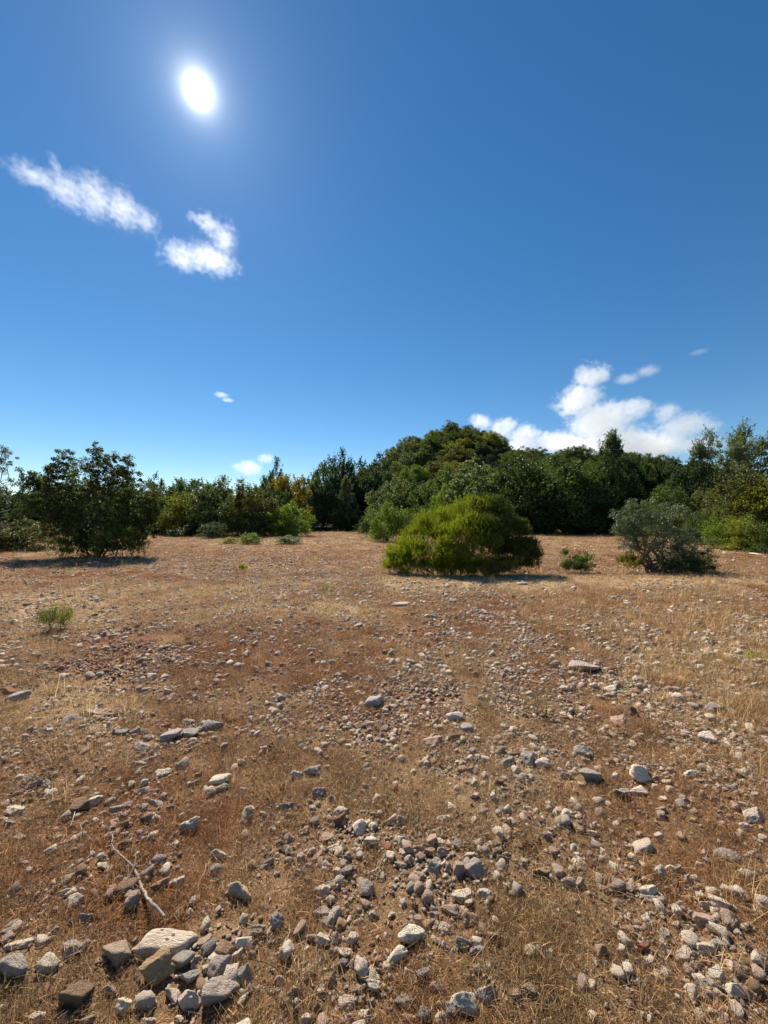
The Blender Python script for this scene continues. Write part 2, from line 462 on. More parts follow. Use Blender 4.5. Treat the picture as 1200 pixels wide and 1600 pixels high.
# prominent stones, each with its own label: (px, py, width, height, colour, label)
HERO = [
 (258, 1473, 90, 36, 'W', 'long flat white slab with dark spots behind the tilted tan stone'),
 (247, 1511, 54, 56, 'T', 'tan angular stone tilted upright in front of the spotted white slab'),
 (287, 1497, 35, 34, 'G', 'grey rounded stone touching the right side of the tilted tan stone'),
 (295, 1526, 34, 26, 'G', 'dark grey stone with white top below the grey rounded stone'),
 (270, 1551, 30, 32, 'W', 'pale rounded stone at the foot of the tilted tan stone'),
 (296, 1557, 34, 44, 'W', 'pale lumpy upright stone left of the biggest grey rock'),
 (343, 1512, 38, 40, 'G', 'smooth grey wedge stone directly above the biggest grey rock'),
 (345, 1552, 54, 54, 'G', 'biggest rough grey rock at the lower right of the rock pile'),
 (381, 1523, 26, 34, 'G', 'small dark grey upright stone on the right edge of the rock pile'),
 (351, 1483, 28, 26, 'T', 'orange stone leaning on the pale stone at the top of the rock pile'),
 (379, 1470, 30, 24, 'W', 'pale stone with a flat top beside the orange stone of the pile'),
 (30, 1472, 40, 18, 'W', 'flat white stone lying above the large grey boulder at the left edge'),
 (25, 1506, 48, 50, 'G', 'large grey boulder at the left edge of the field'),
 (74, 1507, 30, 32, 'W', 'round white stone beside the large grey boulder at the left edge'),
 (110, 1482, 34, 26, 'G', 'slanting grey oval stone between the boulder and the pitted stone'),
 (182, 1488, 46, 40, 'P', 'pitted pinkish stone to the left of the spotted slab'),
 (120, 1546, 50, 48, 'B', 'large brown and grey boulder half sunk in grass below the oval stone'),
 (194, 1572, 26, 32, 'W', 'white upright stone between the brown boulder and the pile'),
 (432, 1440, 24, 34, 'G', 'dark striped grey stone standing upright alone in grass'),
 (404, 1452, 24, 26, 'P', 'pinkish round stone beside the dark striped upright stone'),
 (642, 1457, 44, 38, 'W', 'large angular white stone lying above the white block stone'),
 (620, 1490, 36, 34, 'W', 'angular white block stone with a dark shaded front face'),
 (736, 1436, 30, 32, 'T', 'pitted orange stone right of the large angular white stone'),
 (761, 1552, 34, 34, 'G', 'angular blue grey stone right of the big sloping white rock'),
 (723, 1563, 44, 50, 'W', 'big sloping white rock with sharp ridge at the bottom edge'),
 (704, 1575, 18, 36, 'G', 'narrow upright grey stone pressed against the sloping white rock'),
 (1006, 1482, 22, 28, 'R', 'reddish tilted stone with dark shadow in the lower right'),
 (980, 1449, 24, 14, 'T', 'flat orange stone above the reddish tilted stone'),
 (1013, 1437, 22, 18, 'W', 'bright white small stone above the flat orange stone'),
 (1103, 1480, 30, 28, 'W', 'pale lumpy stone leaning on a grey twin in the lower right cluster'),
 (1121, 1475, 26, 24, 'G', 'grey stone leaning on a pale lumpy twin in the lower right cluster'),
 (1149, 1545, 30, 32, 'W', 'tall white stone at the bottom of the lower right cluster'),
 (1066, 1490, 30, 18, 'W', 'long slanting white stone at the left of the lower right cluster'),
 (1100, 1435, 32, 26, 'P', 'overhanging pinkish stone with a deep shadow beneath'),
 (1125, 1412, 32, 26, 'W', 'mottled white oval stone above the overhanging pinkish stone'),
 (1012, 1390, 26, 32, 'W', 'bright egg-shaped white stone left of the mottled oval stone'),
 (1033, 1362, 18, 28, 'W', 'upright white stone above the bright egg-shaped stone'),
 (848, 1362, 28, 26, 'T', 'tan stone at the left end of the row of four stones'),
 (873, 1362, 22, 28, 'P', 'second stone of the row of four, pinkish and upright'),
 (889, 1377, 24, 26, 'P', 'third stone of the row of four, leaning forward'),
 (907, 1380, 20, 20, 'P', 'smallest stone at the right end of the row of four'),
 (742, 1358, 36, 36, 'G', 'big grey boulder beside the tall upright pinkish stone'),
 (715, 1353, 20, 36, 'P', 'tall upright pinkish stone left of the big grey boulder'),
 (677, 1353, 20, 34, 'G', 'dark grey upright stone left of the pair of small pale stones'),
 (571, 1389, 30, 32, 'G', 'grey rounded boulder alone below the centre cluster'),
 (561, 1292, 22, 32, 'W', 'egg-shaped pale stone standing upright in the centre'),
 (580, 1313, 28, 24, 'W', 'broad pale stone touching the upright egg-shaped stone'),
 (628, 1312, 22, 22, 'W', 'single white lump right of the egg-shaped stone pair'),
 (530, 1278, 18, 26, 'B', 'brown upright stone left of the egg-shaped stone'),
 (499, 1236, 22, 26, 'G', 'pitted grey stone below the pair of pale and grey stones'),
 (463, 1211, 20, 20, 'W', 'pale round stone left of its larger grey neighbour'),
 (488, 1203, 26, 22, 'G', 'larger grey stone right of a pale round neighbour'),
 (375, 1388, 42, 38, 'P', 'large pink limestone lump with holes, right of the dead branch'),
 (198, 1386, 36, 26, 'B', 'brown slab sunk in the grass beside the dead branch'),
 (120, 1259, 38, 28, 'B', 'shaded brown rock with pale top in the left field'),
 (297, 1286, 26, 30, 'W', 'pitted white stone in the dark rusty grass'),
 (384, 1272, 22, 38, 'P', 'tall pinkish stone with a dark shadow at its foot'),
 (343, 1217, 36, 16, 'W', 'flat white stone in the rusty grass'),
 (245, 1254, 34, 14, 'G', 'dark flat stone arching over pale pebbles'),
 (1000, 1205, 52, 42, 'W', 'largest bright white limestone block in the right of the field'),
 (921, 1211, 40, 30, 'G', 'dark faced grey rock left of the largest white block'),
 (848, 1190, 26, 26, 'W', 'smooth white stone beside a grey boulder in the middle'),
 (826, 1185, 26, 26, 'G', 'grey boulder left of the smooth white stone in the middle'),
 (908, 1170, 24, 24, 'G', 'round grey stone above the dark faced grey rock'),
 (1135, 1333, 38, 22, 'G', 'low grey rock at the right, sunk in grass'),
 (1180, 1274, 36, 20, 'W', 'white flat rock at the right edge of the field'),
 (1164, 1291, 20, 18, 'W', 'round white stone under the flat rock at the right edge'),
 (1004, 1322, 38, 20, 'W', 'long pale stone lying diagonally in the right grass'),
 (333, 1131, 36, 24, 'G', 'right end rock of the dark grey stone row on the left'),
 (297, 1142, 34, 20, 'G', 'bluish grey middle rock of the dark stone row on the left'),
 (268, 1147, 30, 24, 'G', 'dark left end rock of the grey stone row'),
 (222, 1165, 34, 20, 'G', 'dark jagged rock left of the grey stone row'),
 (28, 1087, 30, 18, 'G', 'grey tilted slab in the straw at the left edge'),
 (16, 1077, 26, 12, 'R', 'reddish flat stone behind the grey tilted slab'),
 (712, 1117, 32, 22, 'W', 'pale rock on top of the stack in the stony centre'),
 (728, 1136, 20, 22, 'G', 'grey stone propped under the pale rock of the stack'),
 (710, 1149, 20, 20, 'B', 'brown round stone at the foot of the small stack'),
 (678, 1157, 32, 20, 'P', 'pinkish capstone lying on a smaller grey stone'),
 (795, 1190, 26, 28, 'G', 'dark grey lump left of the grey boulder in the middle'),
 (584, 1095, 28, 22, 'G', 'slanting grey slab in the stony centre'),
 (912, 1042, 46, 24, 'G', 'dark layered grey outcrop in the right middle field'),
 (982, 1110, 26, 28, 'B', 'dark brown rock with straw around it'),
 (970, 1126, 30, 20, 'P', 'pinkish hollow rock under the dark brown rock'),
 (955, 1075, 26, 12, 'W', 'flat white stone above the dark brown rock'),
 (1112, 1104, 28, 22, 'G', 'rough grey rock in the golden grass at right'),
 (1103, 1150, 22, 32, 'W', 'pale upright slab in the boulder group at right'),
 (560, 977, 14, 14, 'G', 'lone dark cube-like stone in the far centre of the field'),
 (627, 943, 30, 7, 'G', 'long flat grey slab in front of the green bush'),
 (815, 911, 20, 5, 'G', 'flat grey slab on the sandy strip right of the bush'),
 (798, 892, 14, 10, 'B', 'rounded boulder at the right foot of the bright green bush'),
 (1182, 866, 26, 3, 'W', 'long whitish stone lying in front of the right bushes'),
]
for k, (px, py, a, b, c, lab) in enumerate(HERO):
    mesh = mat = None
    if k == 0: mesh, mat = SLAB, STONE_SPOT
    if any(q in lab for q in ('grey tilted slab in', 'flat grey slab', 'slanting grey slab', 'brown slab sunk', 'long pale stone lying', 'flat white stone in the rusty')): mesh = SLAB
    if 'largest bright white' in lab: mesh = ROUGHS[1]
    place_stone(px, py, a, b, c, lab, None, mesh, mat, yaw=0.0 if k in (0,) else None)

# other stones one can pick out, in neighbourhoods: landmark phrase, then (px, py, w, h, colour)
CLUSTERS = [
 ('around the tilted tan rock pile', '370 1490 16 18 W;317 1470 24 16 P;309 1497 14 14 W;136 1478 20 22 P;172 1545 26 24 P;55 1592 26 22 W;137 1590 24 20 P;230 1595 24 14 W;100 1590 20 20 P;5 1510 14 30 G;134 1432 20 24 G;115 1408 30 22 W;61 1429 12 10 W;278 1592 20 14 W;160 1500 18 14 P;325 1478 14 12 W;395 1490 14 12 P'),
 ('in the loose pile left of the white block', '505 1424 36 18 G;512 1443 24 22 G;505 1468 22 20 W;489 1464 20 18 P;525 1466 18 22 G;537 1487 30 18 W;520 1488 14 16 P;535 1503 18 20 G;552 1506 12 18 W;508 1516 14 10 W;515 1530 22 20 T;569 1526 20 18 G;583 1538 24 24 W;561 1543 22 14 P;588 1500 18 16 T;593 1515 12 18 T;555 1432 14 14 T;570 1588 22 18 W;547 1590 14 26 P;565 1567 12 14 T;580 1566 14 16 G;496 1573 12 16 T;479 1590 18 20 W;458 1547 24 30 P;436 1530 16 22 W;434 1548 14 20 P;562 1505 12 14 W;572 1508 10 12 P'),
 ('between the angular white stone and sloping rock', '658 1437 24 20 P;678 1432 20 22 P;702 1420 28 22 P;695 1450 20 20 W;725 1424 14 12 W;772 1460 26 24 P;725 1472 30 24 G;745 1485 26 18 G;658 1520 30 18 G;762 1508 14 10 W;744 1514 14 20 W;731 1528 16 22 T;760 1525 12 14 P;689 1568 16 14 W;690 1590 24 20 W;663 1585 20 28 G;630 1562 30 22 G;638 1590 22 18 P;685 1545 30 20 P;650 1530 14 14 G'),
 ('in the olive grass near the bottom', '829 1487 20 22 W;845 1485 16 20 G;860 1490 14 20 W;828 1545 22 18 G;805 1552 20 14 P;983 1506 12 16 W;998 1503 12 16 W;1030 1523 22 14 W;990 1458 16 16 T;944 1404 18 14 T;965 1410 18 14 P'),
 ('in the lower right cluster', '1038 1460 20 20 G;1037 1473 16 12 W;1050 1490 14 9 W;1062 1500 12 10 P;1087 1492 14 18 G;1086 1510 16 18 P;1075 1512 12 18 P;1115 1520 28 24 W;1120 1540 24 20 G;1171 1552 20 24 P;1101 1413 18 22 W;1015 1402 24 14 W;1063 1413 14 12 W;1107 1555 20 20 P;1128 1557 12 16 P;1110 1578 16 18 W;1130 1595 24 14 P;1098 1500 12 14 W'),
 ('in the rusty grass on the left', '148 1250 20 18 W;181 1263 28 22 G;196 1258 18 18 P;185 1271 18 8 W;226 1261 12 14 G;265 1262 16 16 P;395 1262 14 16 W;346 1229 24 14 G;24 1266 30 18 W;40 1215 18 12 G;50 1226 26 14 G;73 1223 20 16 G;18 1283 20 14 G;130 1232 24 10 P;256 1206 24 18 W;223 1234 20 16 W;240 1236 16 10 P;272 1319 16 14 W;342 1333 28 26 W;328 1325 14 18 G;160 1350 22 14 W;100 1392 22 20 W;40 1348 14 14 P;90 1308 14 10 W;32 1308 16 12 W'),
 ('beside the dead branch', '250 1380 26 22 T;276 1376 22 18 W;228 1362 22 24 G;176 1388 16 18 P;130 1391 16 8 W;143 1335 14 12 W;118 1385 14 12 G;130 1432 14 10 W'),
 ('in the centre cluster above the grey boulder', '447 1256 22 18 G;520 1247 16 22 G;611 1280 24 18 W;628 1282 20 24 P;452 1309 18 20 P;511 1310 24 18 P;521 1325 20 16 W;415 1350 26 18 G;452 1346 18 24 P;473 1340 22 26 P;467 1360 14 18 G;482 1353 16 14 P;495 1338 20 16 P;512 1351 20 20 P;529 1361 18 18 W;542 1337 14 20 G;546 1359 16 20 G;536 1350 16 16 P;584 1360 20 18 W;503 1392 26 22 W;517 1381 18 14 G;522 1397 14 10 P;604 1332 16 14 P;626 1350 20 14 P'),
 ('around the tall upright pinkish stone', '651 1367 24 18 P;655 1322 22 20 P;675 1312 18 28 P;678 1297 12 10 W;694 1306 12 10 P;688 1315 14 10 W;670 1332 22 22 P;693 1330 24 22 P;692 1350 12 20 W;701 1353 12 24 P;732 1335 20 14 W;720 1396 32 18 W;755 1395 26 20 W;790 1333 14 14 W;792 1382 12 14 W;679 1381 10 10 T;692 1281 20 14 W;712 1270 12 12 R;742 1243 16 14 W;781 1222 18 18 B'),
 ('in the grass below the largest white block', '882 1210 18 18 G;868 1222 14 9 W;970 1238 28 22 G;996 1235 30 18 W;1082 1207 32 14 W;811 1238 20 10 P;834 1236 18 14 P;925 1300 18 10 W;1031 1264 20 14 P;1064 1256 16 18 G;1035 1248 14 14 W;1030 1308 18 18 W;1172 1335 22 8 W;1163 1256 18 8 W;1182 1243 14 16 W;866 1330 18 16 P;918 1395 16 12 W;942 1387 22 12 P;960 1392 20 14 P;985 1390 16 14 P;1048 1357 18 20 W;1062 1358 14 16 P;1077 1373 16 22 G;1093 1384 20 12 P;1112 1391 24 16 W;1093 1351 16 12 W;820 1346 14 16 W'),
 ('among the grey stones on the left', '230 1142 20 10 P;213 1142 18 14 G;190 1143 22 14 G;295 1128 22 12 G;215 1192 30 20 G;232 1186 16 14 G;150 1112 30 16 P;113 1123 32 20 G;109 1148 18 14 G;89 1159 22 16 G;117 1190 28 12 W;47 1188 20 16 G;240 1063 22 18 G;170 1070 26 20 G'),
 ('in the stony centre', '550 1073 22 18 B;592 1078 18 12 G;560 1105 22 12 G;720 1043 26 16 G;762 1128 22 10 P;777 1165 24 14 P;558 1145 20 18 G;505 1157 22 16 G;543 1192 20 14 T'),
 ('among the boulders at right', '1060 1140 30 22 P;1090 1160 26 18 P;1125 1166 30 20 W;1015 1152 24 18 G;1131 1052 24 16 G;1180 1063 22 18 G;1160 1176 26 16 G;1135 1196 30 16 W;1095 1193 24 12 P;1167 1128 30 16 G'),
]
for phrase, txt in CLUSTERS:
    for it in txt.split(';'):
        a = it.split()
        if n_stone[0] >= 298: break
        px, py, wp, hp = map(float, a[:4])
        big = 'large' if wp * hp > 600 else 'middle-sized' if wp * hp > 340 else 'small'
        place_stone(px, py, wp, hp, a[4], f'{big} {WORD[a[4]]} stone {phrase}', f'stones {phrase}')

# ------------------------------------------------------------------ instanced ground cover
def source_collection(name, meshes, mat):
    c = bpy.data.collections.new(name)
    for k, m in enumerate(meshes):
        m.materials.clear(); m.materials.append(mat)
        c.objects.link(bpy.data.objects.new(f'{name}_source_{k:02d}', m))
    return c
def scatter(name, P, rot, scl, idx, tint, coll, label):
    m = bpy.data.meshes.new(name)
    n = len(P)
    m.vertices.add(n); m.vertices.foreach_set('co', np.asarray(P, np.float32).ravel())
    for an, ty, key, arr in (('rot', 'FLOAT_VECTOR', 'vector', rot), ('scl', 'FLOAT_VECTOR', 'vector', scl), ('idx', 'INT', 'value', idx), ('tint', 'FLOAT_COLOR', 'color', np.concatenate([tint, np.ones((n, 1))], 1))):
        a = m.attributes.new(an, ty, 'POINT')
        a.data.foreach_set(key, np.ascontiguousarray(arr, np.int32 if ty == 'INT' else np.float32).ravel())
    o = link(name, m)
    g = bpy.data.node_groups.new(name, 'GeometryNodeTree')
    g.interface.new_socket('Geometry', in_out='INPUT', socket_type='NodeSocketGeometry')
    g.interface.new_socket('Geometry', in_out='OUTPUT', socket_type='NodeSocketGeometry')
    nd = g.nodes
    gi, go = nd.new('NodeGroupInput'), nd.new('NodeGroupOutput')
    ci = nd.new('GeometryNodeCollectionInfo'); ci.inputs[0].default_value = coll
    ci.inputs[1].default_value = True; ci.inputs[2].default_value = True
    iop = nd.new('GeometryNodeInstanceOnPoints'); iop.inputs['Pick Instance'].default_value = True
    def na(nm, ty):
        a = nd.new('GeometryNodeInputNamedAttribute'); a.data_type = ty; a.inputs[0].default_value = nm
        return a.outputs[0]
    e2r = nd.new('FunctionNodeEulerToRotation')
    g.links.new(na('rot', 'FLOAT_VECTOR'), e2r.inputs[0])
    g.links.new(gi.outputs[0], iop.inputs['Points'])
    g.links.new(ci.outputs[0], iop.inputs['Instance'])
    g.links.new(na('idx', 'INT'), iop.inputs['Instance Index'])
    g.links.new(e2r.outputs[0], iop.inputs['Rotation'])
    g.links.new(na('scl', 'FLOAT_VECTOR'), iop.inputs['Scale'])
    g.links.new(iop.outputs[0], go.inputs[0])
    md = o.modifiers.new('scatter', 'NODES'); md.node_group = g
    tag(o, label, kind='stuff')
    return o

def wedge(r0, r1, per_m2, rng, half=radians(58)):
    n = int(per_m2 * half * (r1 * r1 - r0 * r0))
    r = np.sqrt(rng.uniform(r0 * r0, r1 * r1, n)); a = rng.uniform(-half, half, n)
    return r * np.sin(a), r * np.cos(a), r
SP = np.array(STONE_SPOTS)
def clear_of_stones(x, y, f=0.8):
    ok = np.ones(len(x), bool)
    for sx, sy, sr in SP:
        ok &= (x - sx) ** 2 + (y - sy) ** 2 > (sr * f) ** 2
    return ok

# --- small stones and gravel
rng = np.random.default_rng(21)
def stone_scatter(name, bands, coll, nv, label):
    Ps, Rs, Ss, Ts = [], [], [], []
    for r0, r1, dens, s0, s1 in bands:
        x, y, r = wedge(r0, r1, dens, rng)
        keep = rng.random(len(x)) < np.clip(stone_density(x, y) / 1.3, 0, 1)
        x, y, r = x[keep], y[keep], r[keep]
        keep = clear_of_stones(x, y, 0.75)
        x, y, r = x[keep], y[keep], r[keep]
        n = len(x)
        s = s0 * (s1 / s0) ** (rng.random(n) ** 2.0)
        S = np.stack([s * rng.uniform(.8, 1.3, n), s * rng.uniform(.7, 1.1, n), s * rng.uniform(.5, .95, n)], -1)
        z = height(x, y) + S[:, 2] * rng.uniform(0.0, 0.34, n) + .003
        Ps.append(np.stack([x, y, z], -1)); Ss.append(S)
        Rs.append(np.stack([rng.uniform(-.5, .5, n), rng.uniform(-.5, .5, n), rng.uniform(0, 6.28, n)], -1))
        red, straw, rust, olive = zones(x, y)
        keys = np.array([TINTS[k] for k in 'WGPTBR'])
        p = np.array([.52, .13, .24, .05, .04, .02])
        q = rng.choice(6, n, p=p)
        q = np.where(rng.random(n) < red * 0.85, rng.choice([5, 4, 5, 2], n), q)
        T = keys[q] * rng.uniform(.75, 1.12, (n, 1))
        Ts.append(T)
    P, S, R, T = map(np.concatenate, (Ps, Ss, Rs, Ts))
    return scatter(name, P, R, S, rng.integers(0, nv, len(P)), T, coll, label)
c_small = source_collection('small_stone', SMALL, STONE_INST)
stone_scatter('small_stones', [(0.9, 4, 640, .014, .062), (4, 9, 290, .02, .09), (9, 20, 95, .028, .10), (20, 48, 12, .045, .16)], c_small, len(SMALL),
              'pale limestone stones strewn over the dry field')
c_peb = source_collection('pebble', [stone_mesh('pebble', 700 + k, 2, planes=9, rough=.05, sharp=16) for k in range(6)], STONE_INST)
stone_scatter('gravel', [(0.8, 3, 4200, .004, .022), (3, 6, 2600, .008, .032), (6, 12, 800, .014, .042)], c_peb, 6,
              'fine pale gravel and grit between the stones')

# --- dry plants
def strips(rng, n, spread, hlo, hhi, wid, lean, segs=3, zbase=-0.004, flat=False):
    """n thin bent blades"""
    base = np.stack([rng.normal(0, spread, n), rng.normal(0, spread, n), np.full(n, zbase)], -1)
    if flat: base[:, 2] = rng.uniform(0, 0.018, n)
    az = rng.uniform(0, 2 * pi, n)
    L = rng.uniform(hlo, hhi, n)
    th = rng.uniform(lean[0], lean[1], n)
    out_d = np.stack([np.cos(az), np.sin(az), np.zeros(n)], -1)
    side = np.stack([-np.sin(az), np.cos(az), np.zeros(n)], -1)
    tw = rng.uniform(-1, 1, n)[:, None]
    side = unit(side + tw * np.array([0, 0, 1.0]))
    curl = rng.uniform(-.5, 1.1, n)
    V = []
    p = base.copy()
    for k in range(segs + 1):
        wdt = wid * (1 - 0.8 * k / segs) * rng.uniform(.7, 1.3, n)[:, None]
        V.append(p - side * wdt / 2); V.append(p + side * wdt / 2)
        a = th + curl * k / segs
        d = out_d * np.sin(a)[:, None] + np.array([0, 0, 1.0]) * np.cos(a)[:, None]
        p = p + d * (L / segs)[:, None]
        p[:, 2] = np.maximum(p[:, 2], 0.001)
    V = np.stack(V, 1)
    nv = 2 * (segs + 1)
    Fc = []
    for k in range(segs):
        b = np.arange(n) * nv + 2 * k
        Fc.append(np.stack([b, b + 1, b + 3, b + 2], -1))
    return V.reshape(-1, 3), np.concatenate(Fc)
def merge(parts):
    Vs, Fs, o = [], [], 0
    for V, Fc in parts:
        Vs.append(V); Fs.append(Fc + o); o += len(V)
    return np.concatenate(Vs), np.concatenate(Fs)
def crumbs(rng, n, spread, lo, hi, ztop):
    c = np.stack([rng.normal(0, spread, n), rng.normal(0, spread, n), rng.uniform(0, ztop, n)], -1)
    a = unit(rng.normal(size=(n, 3))); b = unit(np.cross(a, rng.normal(size=(n, 3))))
    s = rng.uniform(lo, hi, n)[:, None]
    V = np.stack([c - a * s, c + b * s * .6, c + a * s, c - b * s * .6], 1).reshape(-1, 3)
    return V, np.arange(4 * n).reshape(-1, 4)
rs = np.random.default_rng(5)
mats = []
for k in range(5):
    # low mat of brown litter with a few blades
    mats.append(quick_mesh('litter', *merge([strips(rs, 90, .055, .015, .05, .0016, (.9, 1.6), 2, flat=True), crumbs(rs, 90, .055, .0015, .004, .02), strips(rs, 16, .04, .02, .05, .0014, (0, .8), 2)])))
for k in range(4):
    # short fine grass
    mats.append(quick_mesh('short_grass', *merge([strips(rs, 70, .035, .025, .07, .0016, (.05, 1.0)), strips(rs, 20, .05, .03, .08, .0016, (1.1, 1.6), flat=True), crumbs(rs, 25, .05, .0015, .003, .03)])))
for k in range(3):
    # taller straw
    mats.append(quick_mesh('tall_straw', *merge([strips(rs, 34, .03, .07, .17, .0018, (.05, .75), 4), strips(rs, 10, .03, .06, .14, .0018, (.9, 1.5), 3)])))
c_grass = source_collection('grass', mats, GRASS)

def grass_scatter(name, bands, label):
    Ps, Rs, Ss, Ts, Is = [], [], [], [], []
    for r0, r1, dens, sc in bands:
        x, y, r = wedge(r0, r1, dens, rng)
        ok = clear_of_stones(x, y, 0.95)
        x, y = x[ok], y[ok]
        n = len(x)
        red, straw, rust, olive = zones(x, y)
        px, py = to_px(x, y)
        # bare where soil shows
        bare = np.clip(red * .9 + 0.55 * blobs(px, py, [(880, 913, 280, 10, 1.2), (60, 945, 110, 16, .8)]) + 0.45 * fbm(x / .5, y / .5 + 7, 3) + .5 * perlin(x / .16, y / .16) + .08 + .22 * stone_density(x, y), 0, .92)
        keep = rng.random(n) > bare
        x, y, red, straw, rust, olive, px, py = (v[keep] for v in (x, y, red, straw, rust, olive, px, py))
        n = len(x)
        gold = np.clip(blobs(px, py, [(1120, 1020, 170, 75, 1.0), (960, 960, 150, 30, .6), (1190, 1180, 60, 60, .8), (140, 1120, 120, 30, .12), (880, 1540, 120, 60, .35), (410, 1390, 30, 30, .6)]), 0, 1)
        u = rng.random(n)
        tall = u < 0.02 + 0.28 * gold
        short = (~tall) & (rng.random(n) < 0.35 + .35 * straw + .3 * gold)
        idx = np.where(tall, rng.integers(9, 12, n), np.where(short, rng.integers(5, 9, n), rng.integers(0, 5, n)))
        s = sc * rng.uniform(.7, 1.35, n) * (1 + .5 * fbm(x / .3 + 5, y / .3, 2))
        S = np.stack([s, s, s * rng.uniform(.7, 1.1, n)], -1)
        T = np.full((n, 3), 0.0) + np.array([.34, .19, .08])
        def lerp(T, c, f):
            return T * (1 - f[:, None]) + np.array(c) * f[:, None]
        T = lerp(T, (.25, .085, .018), rust * .9)
        T = lerp(T, (.54, .40, .21), straw * .8)
        T = lerp(T, (.25, .195, .09), olive * .85)
        T = lerp(T, (.42, .26, .10), gold * .7)
        T = np.where((tall)[:, None], T * .6 + np.array([.46, .34, .18]) * .4, T)
        T *= rng.uniform(.75, 1.3, (n, 1))
        Ps.append(np.stack([x, y, height(x, y)], -1)); Ss.append(S); Ts.append(T); Is.append(idx)
        Rs.append(np.stack([rng.uniform(-.12, .12, n), rng.uniform(-.12, .12, n), rng.uniform(0, 6.28, n)], -1))
    P, S, R, T, I = map(np.concatenate, (Ps, Ss, Rs, Ts, Is))
    return scatter(name, P, R, S, I, T, c_grass, label)
grass_scatter('dry_grass', [(0.6, 3.0, 520, .9), (3.0, 6.5, 270, 1.1), (6.5, 13, 110, 1.4), (13, 26, 26, 2.0), (26, 50, 7, 3.0)],
              'short dry brown and straw coloured grass with plant litter')

# ------------------------------------------------------------------ branches and foliage
def tube(path, radii, sides=6):
    path = np.asarray(path, float); radii = np.asarray(radii, float)
    n = len(path)
    T = unit(np.gradient(path, axis=0))
    ref = np.array([0.3, 0.5, 1.0]) if abs(T[0][2]) < .9 else np.array([1.0, 0.2, 0])
    V = []
    for k in range(n):
        u = unit(np.cross(T[k], ref)); v = np.cross(T[k], u)
        a = np.arange(sides) * 2 * pi / sides
        V.append(path[k] + radii[k] * (np.cos(a)[:, None] * u + np.sin(a)[:, None] * v))
    V = np.concatenate(V)
    i, j = np.meshgrid(np.arange(n - 1), np.arange(sides), indexing='ij')
    j2 = (j + 1) % sides
    Fc = np.stack([i * sides + j, i * sides + j2, (i + 1) * sides + j2, (i + 1) * sides + j], -1).reshape(-1, 4)
    return V, Fc
def bent(p0, p1, rng, wob=.08, n=6, up=0.0):
    t = np.linspace(0, 1, n)[:, None]
    L = np.linalg.norm(np.asarray(p1) - np.asarray(p0))
    P = np.asarray(p0) * (1 - t) + np.asarray(p1) * t
    off = rng.normal(0, wob * L, (n, 3)); off[0] = off[-1] = 0
    P = P + off * np.sin(t * pi)
    P[:, 2] += (np.sin(t[:, 0] * pi)) * up * L
    return P
def leafset(C, rng, L, W, updir=0.3, along=None):
    """rhombic leaves at centres C"""
    n = len(C)
    a = rng.normal(size=(n, 3)); a[:, 2] += updir
    if along is not None: a = a * .55 + along * 1.3
    a = unit(a)
    b = unit(np.cross(a, rng.normal(size=(n, 3))))
    l = L * rng.uniform(.6, 1.3, n)[:, None]; ww = W * rng.uniform(.6, 1.3, n)[:, None]
    V = np.stack([C - a * l / 2, C + b * ww / 2 - a * l * .05, C + a * l / 2, C - b * ww / 2 - a * l * .05], 1).reshape(-1, 3)
    return V, np.arange(4 * n).reshape(-1, 4)

def clumps_to_leaves(centres, radii, per, rng, L, W, flat=.75, shell=.35):
    n = len(centres)
    idx = np.repeat(np.arange(n), per)
    d = unit(rng.normal(size=(len(idx), 3)))
    r = rng.random(len(idx)) ** shell
    C = centres[idx] + d * (r * radii[idx])[:, None] * np.array([1, 1, flat])
    return leafset(C, rng, L, W)

